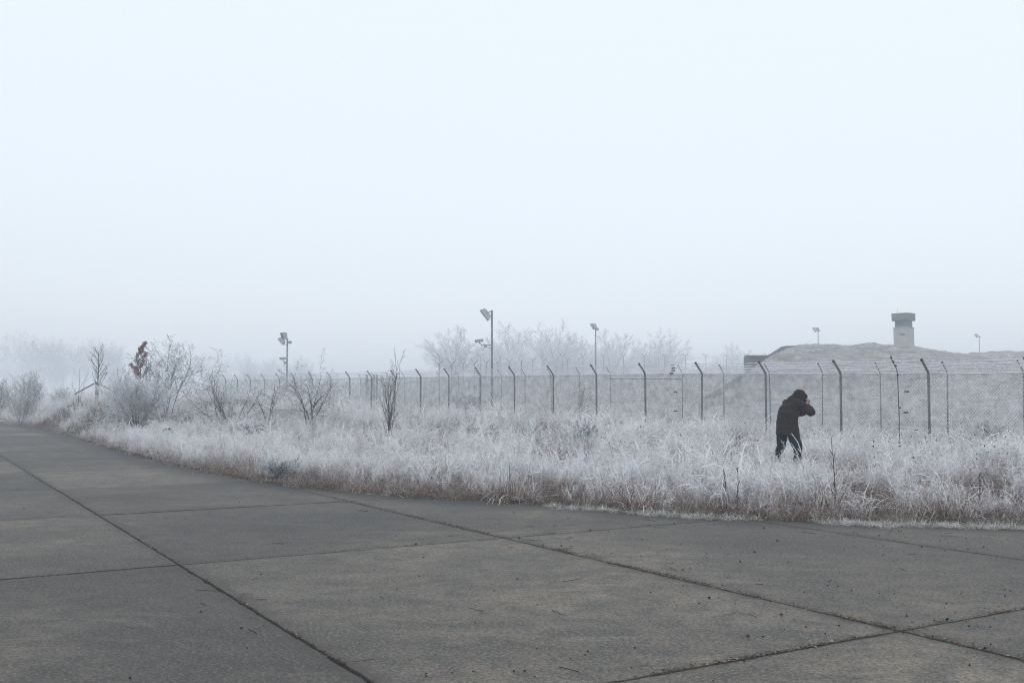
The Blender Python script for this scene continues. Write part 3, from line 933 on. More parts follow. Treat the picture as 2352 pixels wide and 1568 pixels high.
# ================================================================ TREES AND SHRUBS
def grow(rg, polys, start, d, length, rad, level, P):
    n = P['segs'][level]
    pts = [np.array(start, float)]; d = np.array(d, float) / np.linalg.norm(d)
    step = length / n; ds = [d]
    for i in range(n):
        d = d + rg.normal(0, P['wob'][level], 3) + np.array((0, 0, P['trop'][level] * (1 + P.get('droop', 0) * (i / n) * (-1 if level >= P.get('drooplv', 9) else 0))))
        d /= math.sqrt(d @ d)
        pts.append(pts[-1] + d * step); ds.append(d)
    pts = np.array(pts)
    t = np.linspace(0, 1, n + 1)
    r = np.maximum(rad * (1 - t * (1 - P['taper'][level])), P['rmin'])
    polys.append((pts, r, level))
    if level + 1 >= P['levels']: return
    k = P['kids'][level]
    k = max(1, int(round(k * rg.uniform(.8, 1.2))))
    ph = rg.uniform(0, 6.28)
    for i in range(k):
        tt = P['from'][level] + (1 - P['from'][level]) * ((i + rg.uniform(.1, .9)) / k)
        idx = min(n - 1, int(tt * n)); fr = tt * n - idx
        q = pts[idx] + (pts[idx + 1] - pts[idx]) * fr
        dd = ds[idx + 1]
        ph += 2.4 + rg.uniform(-.5, .5)
        a = np.array((dd[1] - .2 * dd[2], .3 * dd[2] - dd[0], .2 * dd[0] - .3 * dd[1])); a /= math.sqrt(a @ a) + 1e-9
        b = np.array((dd[1] * a[2] - dd[2] * a[1], dd[2] * a[0] - dd[0] * a[2], dd[0] * a[1] - dd[1] * a[0]))
        side = a * math.cos(ph) + b * math.sin(ph)
        an = P['ang'][level] * rg.uniform(.75, 1.25)
        nd = dd * math.cos(an) + side * math.sin(an)
        L = length * P['ratio'][level] * rg.uniform(.7, 1.15) * (1 - P.get('apical', .45) * tt)
        rr = max(np.interp(tt, t, r) * P['rr'], P['rmin'])
        grow(rg, polys, q, nd, L, rr, level + 1, P)

def plant_meshes(seed, stems, P, bark, twig_from=2, scale=1.0):
    rg = np.random.default_rng(seed)
    polys = []
    for (base, d, L, r0) in stems:
        grow(rg, polys, base, d, L, r0, 0, P)
    wood, twig = MB(), MB()
    for lv in range(P['levels']):
        sel = [q for q in polys if q[2] == lv]
        if not sel: continue
        fr = P.get('frost', (0, .1, .3, .5, .6))[min(lv, 4)]
        tgt = wood if lv < twig_from else twig
        tgt.tubes(np.array([q[0] for q in sel]), np.array([q[1] for q in sel]), 5 if lv == 0 else (4 if lv == 1 else 3), np.full(len(sel), fr))
    return wood.mesh('stem', M[bark], True), (twig.mesh('twigs', M[bark]) if twig.n else None), polys

def put_plant(name, label, cat, loc, meshes, rz=0, sc=1.0, group=None, part=('stem', 'twigs')):
    root = empty(name, loc, rz)
    root.scale = (sc, sc, sc)
    link_mesh(part[0], meshes[0], root)
    if meshes[1]: link_mesh(part[1], meshes[1], root)
    tag(root, label, cat, group)
    return root

def on_ground(px, Y):
    x = (px - 1176) / F * Y
    return (x, Y, tz(x, Y) - 0.04)

SHRUB = dict(levels=5, segs=[7, 6, 4, 3, 2], wob=[.11, .15, .18, .2, .2], trop=[.06, .02, .02, 0.0, 0], taper=[.3, .3, .35, .5, .6], rmin=.0042,
             kids=[8, 7, 5, 3], ang=[.75, .75, .8, .8], ratio=[.62, .55, .5, .5], rr=.6, apical=.4, **{'from': [.22, .15, .15, .15]},
             frost=(.0, .1, .3, .5, .6))
ARCH = dict(SHRUB, wob=[.12, .17, .22, .26, .26], trop=[.0, -.04, -.06, -.04, 0], kids=[7, 6, 4, 3], segs=[9, 7, 5, 3, 2], rmin=.0036)
FAN = dict(SHRUB, levels=4, kids=[14, 7, 4], wob=[.05, .08, .12, .15], ang=[.5, .5, .55], trop=[.0, .03, .04, .02], frost=(.25, .45, .6, .7, .7), rmin=.0048)
SAPL = dict(SHRUB, levels=3, kids=[9, 4], segs=[9, 7, 4], wob=[.05, .07, .1], ang=[.42, .45], ratio=[.5, .4], trop=[.03, .1, .05], frost=(0, .05, .25, .3, .3), rmin=.0042, **{'from': [.12, .25]})

def stems_fan(rg, n, L, spread, r0, dirbias=(0, 0)):
    out = []
    for i in range(n):
        a = rg.uniform(0, 6.28); s = spread * rg.uniform(.3, 1.0)
        out.append(((rg.normal(0, .07), rg.normal(0, .07), 0), (math.cos(a) * s + dirbias[0], math.sin(a) * s + dirbias[1], 1), L * rg.uniform(.75, 1.1), r0 * rg.uniform(.7, 1.1)))
    return out

def build_shrubs():
    rg = np.random.default_rng(21)
    # thickly frosted fan-shaped bush
    m = plant_meshes(31, stems_fan(rg, 20, 2.1, 1.3, .018), dict(FAN, rmin=.0058, frost=(.35, .6, .75, .8, .8)), 'bark', 1)
    put_plant('frosted_bush', 'fan shaped bush thick with white frost, in front of the red leaved sapling', 'bush', on_ground(318, 43), m)
    # red-leaved young oak behind it
    P = dict(SHRUB, levels=4, kids=[16, 4, 3], segs=[9, 5, 3, 2], wob=[.03, .1, .15, .2], ang=[.8, .6, .6], ratio=[.5, .4, .4], trop=[.04, .03, 0, 0], apical=.85)
    m = plant_meshes(37, [((0, 0, 0), (0.02, 0, 1), 3.1, .035)], P, 'bark_dark', 1)
    o = put_plant('young_oak', 'slender young oak still holding dark red dry leaves', 'tree', on_ground(320, 47), m, part=('trunk', 'crown'))
    mb = MB()
    for pts, r, lv in m[2]:
        if lv < 1: continue
        for q in pts[1:]:
            for _ in range(4 if q[2] > 1.5 else 2):
                c = q + rg.normal(0, .045, 3); u = rg.normal(size=3); u /= np.linalg.norm(u); w = np.cross(u, rg.normal(size=3)); w /= np.linalg.norm(w) + 1e-9
                L, W = rg.uniform(.05, .085), rg.uniform(.02, .034)
                mb.add([c, c + u * L * .5 + w * W, c + u * L, c + u * L * .5 - w * W], [(0, 1, 2, 3)], tone=rg.random(), frost=rg.random() * .6)
    tag(mb.build('leaves', M['leaf'], o), kind='stuff')
    # tall bare thorn tree
    m = plant_meshes(41, stems_fan(rg, 5, 2.7, .42, .032), dict(SHRUB, levels=5, kids=[10, 6, 4, 3], trop=[.08, .05, .03, 0, 0], ang=[.6, .65, .7, .7], frost=(0, 0, .15, .35, .5)), 'bark', 2)
    put_plant('thorn_tree', 'tall bare thorn tree with fine upswept twigs, right of the red leaved sapling', 'tree', on_ground(388, 46), m, part=('trunk', 'crown'))
    # thin conifer-like sapling behind
    P = dict(SHRUB, levels=3, kids=[26, 4], segs=[8, 3, 2], wob=[.02, .1, .15], ang=[1.0, .6], ratio=[.17, .5], trop=[.02, .08, 0], apical=.6, frost=(.1, .3, .4, .4, .4), rmin=.006)
    m = plant_meshes(43, [((0, 0, 0), (0, 0, 1), 3.6, .03)], P, 'bark', 1)
    put_plant('thin_sapling', 'thin straight sapling with short twigs standing behind the red leaved oak', 'tree', on_ground(337, 53), m, part=('trunk', 'crown'))
    # arching shrub in the middle left
    m = plant_meshes(47, stems_fan(rg, 9, 2.6, .85, .03), ARCH, 'bark', 2)
    put_plant('arching_shrub', 'widest bare shrub with arching tangled branches, left of the two-lamp pole', 'shrub', on_ground(528, 41), m)
    m = plant_meshes(53, stems_fan(rg, 3, 1.9, .35, .035), dict(SHRUB, trop=[.04, -.02, 0, 0, 0], ang=[1.0, .8, .8, .8], kids=[8, 5, 4, 3]), 'bark', 2)
    put_plant('bare_shrub', 'bare twiggy shrub directly in front of the two-lamp pole', 'shrub', on_ground(622, 44), m)
    m = plant_meshes(59, stems_fan(rg, 6, 2.25, .55, .034, (.1, 0)), dict(ARCH, kids=[7, 6, 5, 3]), 'bark', 2)
    put_plant('arching_shrub', 'bare round shrub with forked dark trunk and drooping twigs, right of the two-lamp pole', 'shrub', on_ground(716, 41), m)
    # upright sapling
    m = plant_meshes(61, [((rg.normal(0, .04), rg.normal(0, .04), 0), (rg.normal(0, .06), rg.normal(0, .06), 1), 2.5 * L, .014) for L in (1, .9, .8, .62, .5)],
                     SAPL, 'bark_dark', 1)
    put_plant('upright_sapling', 'narrow upright bare sapling with many straight shoots in front of the fence', 'tree', on_ground(898, 30.5), m, part=('trunk', 'crown'))
    # shrubs around the fence
    m = plant_meshes(67, stems_fan(rg, 5, 1.7, .6, .022), dict(ARCH, levels=4), 'bark', 2)
    put_plant('bare_shrub', 'bare shrub seen through the fence mesh below the slim pole lamp', 'shrub', on_ground(1322, 43), m)
    m = plant_meshes(71, stems_fan(rg, 12, .75, 1.0, .012), dict(FAN, frost=(.05, .35, .6, .6, .6)), 'bark', 1)
    put_plant('low_bush', 'low frosted bush at the foot of the fence, in front of the bare shrub', 'bush', on_ground(1346, 27.5), m, 0, .95)
    put_plant('low_bush', 'low dark tangled bush at the foot of the nearest floodlight pole', 'bush', on_ground(1108, 29), m, 1.3, .85)
    m2 = plant_meshes(73, stems_fan(rg, 14, .8, .9, .010), dict(FAN, frost=(.05, .35, .55, .6, .6)), 'bark', 1)
    put_plant('low_bush', 'small dark stemmed bush at the road edge on the left', 'bush', on_ground(640, 20.3), m2, .4, .55)
    put_plant('low_bush', 'grey twiggy bush at the left foot of the fan shaped frosted bush', 'bush', on_ground(264, 41), m2, 1.9, .8)
    put_plant('low_bush', 'twiggy bush behind the fence at the right edge', 'bush', on_ground(2262, 31), m2, 2.5, .75)
    put_plant('low_bush', 'grey bush behind the fence, left of the first floodlight pole', 'bush', on_ground(1072, 56), m2, .9, 1.5)
    put_plant('low_bush', 'low grey twigs under the widest arching shrub', 'bush', on_ground(585, 36), m2, .2, 1.0)
    # small young tree with its timber stakes
    P = dict(SHRUB, levels=4, kids=[18, 4, 2], segs=[8, 5, 3, 2], wob=[.02, .05, .1, .1], ang=[.6, .5, .5], ratio=[.45, .4, .4], trop=[.02, .04, 0, 0], apical=.6, rmin=.009, frost=(.1, .2, .3, .3, .3), **{'from': [.3, .2, .2]})
    m = plant_meshes(79, [((0, 0, 0), (0, 0, 1), 3.1, .05)], P, 'bark_far', 1)
    g = on_ground(226, 57)
    put_plant('staked_tree', 'small slender bare tree rising behind the wooden stakes', 'tree', (g[0], g[1], at(226, 806, 57)[2] - 3.15), m, part=('trunk', 'crown'))
    Y = 56.0
    c = at(221, 878, Y); root = empty('tree_stakes', (c[0], Y, tz(c[0], Y)))
    top = np.array((0, 0, c[2] - root.location.z))
    mb = MB(); mb.tube([(0, 0, -.3), top + np.array((0, 0, .03))], .045, 7); mb.build('stake', M['wood'], root)
    for (a, b, yy) in ((184, 898, .2), (259, 897, -.2)):
        e = at(a, b, Y + yy) - np.array(root.location)
        mb = MB(); mb.tube([top, e, e + (e - top) * .35], .04, 6); mb.build('brace', M['wood'], root)
    tag(root, 'grey timber stake with two slanting braces at the foot of the small tree', 'stakes')
    # thin leaning stem
    m = plant_meshes(83, [((0, 0, 0), (.12, 0, 1), 2.3, .025)], dict(SAPL, kids=[6, 2], apical=.3), 'bark_dark', 1)
    put_plant('leaning_stem', 'thin leaning bare stem left of the wooden stakes', 'tree', on_ground(180, 50), m, part=('trunk', 'crown'))
    # rimed bushes in the fog at far left
    P = dict(FAN, rmin=.007, frost=(.2, .4, .5, .5, .5), kids=[12, 6, 3])
    m = plant_meshes(89, stems_fan(rg, 10, 2.7, .55, .02), P, 'bark', 1)
    put_plant('frosted_bush', 'upright rimed bush in the fog near the left edge beside the road', 'bush', on_ground(48, 57), m, 0, .72)
    put_plant('frosted_bush', 'pale rimed bush in the fog behind the left roadside bush', 'bush', on_ground(88, 74), m, 2, 1.0)
    put_plant('frosted_bush', 'pale bush at the left edge, deepest in the fog', 'bush', on_ground(-8, 70), m, 4, .9)
    put_plant('frosted_bush', 'pale rimed bush in the fog left of the small staked tree', 'bush', on_ground(150, 78), m, 3, .7)
build_shrubs()

def build_far_trees():
    T = dict(SHRUB, levels=5, segs=[8, 5, 3, 2, 1], wob=[.035, .06, .09, .12, .15], trop=[.0, .0, .0, .0, 0], taper=[.12, .25, .3, .5, .6], rmin=.0065,
             kids=[11, 6, 4, 3], ang=[.55, .55, .6, .6], ratio=[.30, .5, .5, .5], rr=.45, apical=.25, frost=(.2, .4, .65, .7, .7), **{'from': [.2, .15, .15, .15]})
    ms = []
    for sd in (101, 103, 107):
        rg = np.random.default_rng(sd)
        st = [((0, 0, 0), (.03, 0, 1), 2.0, .13)]
        for i in range(26):
            a = i * 2.4 + rg.uniform(-.3, .3); el = math.sqrt((i + .5) / 26) * 1.15 * rg.uniform(.85, 1.1)
            z0 = rg.uniform(.7, 1.7)
            st.append(((0.05 * math.cos(a), .05 * math.sin(a), z0), (math.cos(a) * math.sin(el), math.sin(a) * math.sin(el), math.cos(el)), rg.uniform(3.6, 4.4) * (1 - .12 * el), .05))
        ms.append(plant_meshes(sd, st, T, 'bark_far', 2))
    hs = [max(p[0][:, 2].max() for p in m[2]) for m in ms]
    spots = [(1042, 742, 215, 0, 'round crowned bare tree in fog, left of the nearest floodlight pole', .3),
             (1178, 737, 330, 1, 'faint bare tree in fog, just right of the nearest floodlight pole', 1.1),
             (1278, 733, 260, 2, 'bare tree with clear forked limbs in fog, tallest of the far row', 2.2),
             (1330, 762, 330, 0, 'faint bare tree right behind the slim pole lamp', 3.0),
             (1408, 750, 300, 1, 'bare tree in fog right of the slim pole lamp', .7),
             (1515, 751, 280, 2, 'rounded bare tree standing alone, rightmost of the far row', 4.0),
             (1120, 768, 290, 2, 'low faint bare tree between the two leftmost far trees', 5.0),
             (1690, 785, 380, 0, 'very faint tree in fog left of the bunker wall', 2.7)]
    for px, row, Y, v, lab, rz in spots:
        x = (px - 1176) / F * Y; z0 = tz(x, Y) - .1
        h = at(px, row, Y)[2] - z0
        put_plant('fog_tree', lab, 'tree', (x, Y, z0), ms[v], rz, h / hs[v], 'bare trees in the fog behind the fences', part=('trunk', 'crown'))
    # the far wood on the left, only a mass in the fog
    P = dict(T, levels=4, kids=[10, 5, 4], rmin=.024, segs=[5, 4, 2, 1], ratio=[.5, .5, .5, .5])
    mb = MB(); rg = np.random.default_rng(5)
    vars_ = []
    for sd in range(4):
        polys = []
        for b in stems_fan(rg, 3, 5.0, .35, .16): grow(np.random.default_rng(200 + sd), polys, b[0], b[1], b[2], b[3], 0, P)
        vars_.append(polys)
    for i in range(64):
        px = rg.uniform(-260, 760); Y = rg.uniform(380, 465)
        x = (px - 1176) / F * Y; z0 = tz(x, Y)
        row = np.interp(px, [-260, 0, 120, 300, 520, 760], [740, 755, 765, 790, 808, 826]) + rg.uniform(-6, 18)
        hh = at(px, row, Y)[2] - z0
        c, s = math.cos(i), math.sin(i)
        Rz = np.array(((c, -s, 0), (s, c, 0), (0, 0, 1)))
        pol = vars_[i % 4]; H = max(p[0][:, 2].max() for p in pol)
        for lv in range(4):
            sel = [q for q in pol if q[2] == lv]
            if sel: mb.tubes((np.array([q[0] for q in sel]) * (hh / H)) @ Rz.T + np.array((x, Y, z0)), np.array([q[1] for q in sel]), 3, np.full(len(sel), .6))
    o = mb.build('distant_wood', M['bark_far']); tag(o, 'hazy mass of bare wood far off in the fog at the left', 'wood', kind='stuff')
build_far_trees()

# ================================================================ GRASS
protos = {}
def ribbon(mb, pts, w0, w1, side, frost, tone):
    pts = np.asarray(pts, float); m = len(pts)
    w = np.linspace(w0, w1, m)[:, None] * .5
    v = np.empty((2 * m, 3)); v[0::2] = pts - side * w; v[1::2] = pts + side * w
    i = np.arange(m - 1)[:, None] * 2
    fr = np.repeat(np.clip(frost, 0, 1), 2)
    mb.add(v, [], quads=i + np.array((0, 1, 3, 2)), frost=fr, tone=tone)

def tuft(rg, n, rad, h0, h1, lean, bend, w, f0, f1, bias=(0, 0), segs=4):
    mb = MB(); t = np.linspace(0, 1, segs + 1)
    for _ in range(n):
        a = rg.uniform(0, 6.283); rr = rad * math.sqrt(rg.random())
        b0 = np.array((rr * math.cos(a), rr * math.sin(a), -0.03))
        az = a + rg.normal(0, 1.2)
        dv = np.array((math.cos(az) + bias[0], math.sin(az) + bias[1], 0)); dv /= np.linalg.norm(dv)
        L = rg.uniform(h0, h1); le = lean * abs(rg.normal(.6, .6)); be = bend * abs(rg.normal(.7, .6))
        th = np.clip(le + be * t * 1.6, 0, 2.6)
        ds = np.stack([np.sin(th), np.cos(th)], 1) * (L / segs)
        cum = np.cumsum(np.r_[[(0, 0)], (ds[:-1] + ds[1:]) / 2], 0)
        wob = rg.normal(0, .012, (segs + 1, 3)); wob[0] = 0
        pts = b0 + dv * cum[:, :1] + np.array((0, 0, 1.0)) * cum[:, 1:] + wob
        side = np.array((-dv[1], dv[0], rg.uniform(-.5, .5))); side /= np.linalg.norm(side)
        k = rg.uniform(-.12, .12)
        ribbon(mb, pts, w * rg.uniform(.7, 1.2), w * .45, side, f0 + (f1 - f0) * np.power(t, .8) + k, rg.random())
    return mb

def weed(rg, h, n_br, w, f0, f1, heads=None, curl=.25):
    """frosted herb: stem with side twigs"""
    mb = MB(); segs = 5
    az = rg.uniform(0, 6.28); dv = np.array((math.cos(az), math.sin(az), 0))
    t = np.linspace(0, 1, segs + 1); le = abs(rg.normal(0, curl))
    pts = np.stack([dv[0] * le * h * t ** 1.8, dv[1] * le * h * t ** 1.8, h * t * (1 - .25 * le * t) - .03], 1) + rg.normal(0, .008, (segs + 1, 3))
    tone = rg.random()
    mb.tube(pts, np.linspace(w * .55, w * .35, segs + 1), 3, cap=False, frost=f0 + (f1 - f0) * t, tone=tone)
    tips = [pts[-1]]
    for i in range(n_br):
        tt = rg.uniform(.25, .98); q = np.array([np.interp(tt, t, pts[:, c]) for c in range(3)])
        a = rg.uniform(0, 6.28); el = rg.uniform(.5, 1.2); L = h * rg.uniform(.12, .32) * (1.15 - tt * .6)
        d = np.array((math.cos(a) * math.cos(el), math.sin(a) * math.cos(el), math.sin(el)))
        e = q + d * L + rg.normal(0, .01, 3)
        sd = np.cross(d, rg.normal(size=3)); sd /= np.linalg.norm(sd) + 1e-9
        ff = f0 + (f1 - f0) * tt
        ribbon(mb, [q, (q + e) / 2 + rg.normal(0, .008, 3), e], w * .8, w * .6, sd, np.array((ff, ff + .1, ff + .2)), tone)
        tips.append(e)
        for _ in range(3):
            s = rg.uniform(.3, .95); q2 = q + (e - q) * s
            d2 = d + rg.normal(0, .7, 3); d2 /= np.linalg.norm(d2)
            e2 = q2 + d2 * L * rg.uniform(.25, .5)
            sd = np.cross(d2, rg.normal(size=3)); sd /= np.linalg.norm(sd) + 1e-9
            ribbon(mb, [q2, e2], w * .75, w * .6, sd, np.array((ff + .15, ff + .3)), tone)
    return mb, tips

def plume(rg, n, h0, h1):
    """tall grass stalks with drooping frosted seed heads"""
    mb = MB(); segs = 6; t = np.linspace(0, 1, segs + 1)
    for _ in range(n):
        a = rg.uniform(0, 6.28); dv = np.array((math.cos(a), math.sin(a), 0))
        L = rg.uniform(h0, h1); th = rg.uniform(.02, .25) + rg.uniform(.5, 2.0) * np.power(t, 1.7)
        ds = np.stack([np.sin(th), np.cos(th)], 1) * (L / segs)
        cum = np.cumsum(np.r_[[(0, 0)], (ds[:-1] + ds[1:]) / 2], 0)
        b0 = np.array((rg.normal(0, .06), rg.normal(0, .06), -.03))
        pts = b0 + dv * cum[:, :1] + np.array((0, 0, 1.0)) * cum[:, 1:]
        side = np.array((-dv[1], dv[0], .2)); side /= np.linalg.norm(side)
        ribbon(mb, pts,   .006, .005, side, .25 + .9 * t, rg.random())
        # seed head on the last third
        hp = pts[-3:]
        for k in range(2):
            s2 = side if k == 0 else np.cross(side, hp[-1] - hp[0]) / (np.linalg.norm(hp[-1] - hp[0]) + 1e-9)
            ribbon(mb, hp, .012, .007, s2, np.array((.8, .95, 1.0)), .8)
    return mb

def umbel(mb, tip, rg, r=.06):
    for i in range(9):
        a = i * .698 + rg.uniform(-.2, .2); e = tip + np.array((math.cos(a) * r, math.sin(a) * r, .03 + rg.uniform(0, .02)))
        mb.tube([tip, e], .003, 3, cap=False, frost=.9, tone=.5)
        v = e + rg.normal(0, 1, (4, 3)) * .011
        mb.add(v, [(0, 1, 2), (0, 2, 3), (0, 3, 1), (1, 3, 2)], frost=1.0, tone=.5)

def blob(mb, c, r, rg, frost=.0, tone=0.0):
    a = np.array([(1, 0, 0), (-1, 0, 0), (0, 1, 0), (0, -1, 0), (0, 0, 1.3), (0, 0, -1.1)]) * r * rg.uniform(.85, 1.15, (6, 1)) + c
    mb.add(a, [(0, 2, 4), (2, 1, 4), (1, 3, 4), (3, 0, 4), (2, 0, 5), (1, 2, 5), (3, 1, 5), (0, 3, 5)], frost=frost, tone=tone)

def make_protos():
    rg = np.random.default_rng(77)
    def coll(name, mbs, mats):
        c = bpy.data.collections.new(name)
        for i, (mb, mt) in enumerate(zip(mbs, mats)):
            o = bpy.data.objects.new('%s_%02d' % (name, i), mb.mesh(name, M[mt])); c.objects.link(o)
        protos[name] = c
    L, Ms = [], []
    # 0-4 frosted tufts
    for i in range(5): L.append(tuft(rg, 42, .15, .18, .52, .65, 1.2, .0052, -.3, 1.15)); Ms.append('grass')
    # 5-7 half frosted, tangled
    for i in range(3): L.append(tuft(rg, 44, .16, .18, .46, .9, 1.5, .0046, -.2, .75)); Ms.append('grass')
    # 8-10 brown
    for i in range(3): L.append(tuft(rg, 52, .15, .15, .40, .9, 1.6, .0050, -.3, .42)); Ms.append('straw')
    # 11-12 green-brown short
    for i in range(2): L.append(tuft(rg, 44, .13, .07, .20, .8, 1.2, .005, -.1, .6)); Ms.append('green')
    # 13-16 frosted herbs (several stems together)
    for i in range(4):
        mb = MB()
        for k in range(6):
            w, tips = weed(rg, rg.uniform(.25, .58), 13, .0045, .05, 1.0)
            off = np.array((rg.normal(0, .09), rg.normal(0, .09), 0))
            for v in w.v: v += off
            n0 = mb.n
            mb.v += w.v; mb.f += [tuple(q + n0 for q in f) for f in w.f]; mb.q += [q + n0 for q in w.q]; mb.n += w.n
            for kk in w.attr: mb.attr.setdefault(kk, []).extend(w.attr[kk])
        L.append(mb); Ms.append('weed')
    # 17-18 plumes
    for i in range(2): L.append(plume(rg, 6, .5, .95)); Ms.append('grass')
    # 19 frosted low mat
    L.append(tuft(rg, 46, .16, .05, .16, 1.2, 1.4, .006, .2, .9)); Ms.append('grass')
    coll('verge_tuft', L, Ms)
    # far turf: wider blades
    L, Ms = [], []
    for i in range(3): L.append(tuft(rg, 32, .22, .18, .42, .6, 1.0, .0105, .0, .95, segs=3)); Ms.append('grass')
    L.append(tuft(rg, 32, .22, .16, .36, .8, 1.2, .010, -.2, .55, segs=3)); Ms.append('straw')
    coll('field_tuft', L, Ms)
make_protos()

def scatter(name, pts, idx, rotz, tilt, scl, collection, label, cat):
    me = bpy.data.meshes.new(name)
    me.from_pydata(np.asarray(pts).tolist(), [], [])
    n = len(pts)
    a = me.attributes.new('idx', 'INT', 'POINT'); a.data.foreach_set('value', np.asarray(idx, np.int32))
    a = me.attributes.new('rot', 'FLOAT_VECTOR', 'POINT')
    rv = np.zeros((n, 3), np.float32); rv[:, :2] = tilt; rv[:, 2] = rotz
    a.data.foreach_set('vector', rv.ravel())
    a = me.attributes.new('scl', 'FLOAT_VECTOR', 'POINT')
    sv = np.asarray(scl, np.float32)
    if sv.ndim == 1: sv = np.repeat(sv[:, None], 3, 1)
    a.data.foreach_set('vector', sv.ravel())
    o = bpy.data.objects.new(name, me); col.objects.link(o)
    ng = bpy.data.node_groups.new(name + '_nodes', 'GeometryNodeTree')
    ng.interface.new_socket('Geometry', in_out='INPUT', socket_type='NodeSocketGeometry')
    ng.interface.new_socket('Geometry', in_out='OUTPUT', socket_type='NodeSocketGeometry')
    nd = ng.nodes; lk = ng.links
    gi = nd.new('NodeGroupInput'); go = nd.new('NodeGroupOutput')
    iop = nd.new('GeometryNodeInstanceOnPoints')
    ci = nd.new('GeometryNodeCollectionInfo')
    ci.inputs['Collection'].default_value = collection
    ci.inputs['Separate Children'].default_value = True
    ci.inputs['Reset Children'].default_value = True
    def na(nm, typ):
        q = nd.new('GeometryNodeInputNamedAttribute'); q.data_type = typ; q.inputs['Name'].default_value = nm
        return [s for s in q.outputs if s.enabled and s.name == 'Attribute'][0]
    lk.new(gi.outputs[0], iop.inputs['Points'])
    lk.new(ci.outputs[0], iop.inputs['Instance'])
    iop.inputs['Pick Instance'].default_value = True
    lk.new(na('idx', 'INT'), iop.inputs['Instance Index'])
    er = nd.new('FunctionNodeEulerToRotation'); lk.new(na('rot', 'FLOAT_VECTOR'), er.inputs[0])
    lk.new(er.outputs[0], iop.inputs['Rotation'])
    lk.new(na('scl', 'FLOAT_VECTOR'), iop.inputs['Scale'])
    lk.new(iop.outputs[0], go.inputs[0])
    md = o.modifiers.new('scatter', 'NODES'); md.node_group = ng
    tag(o, label, cat, kind='stuff')
    return o

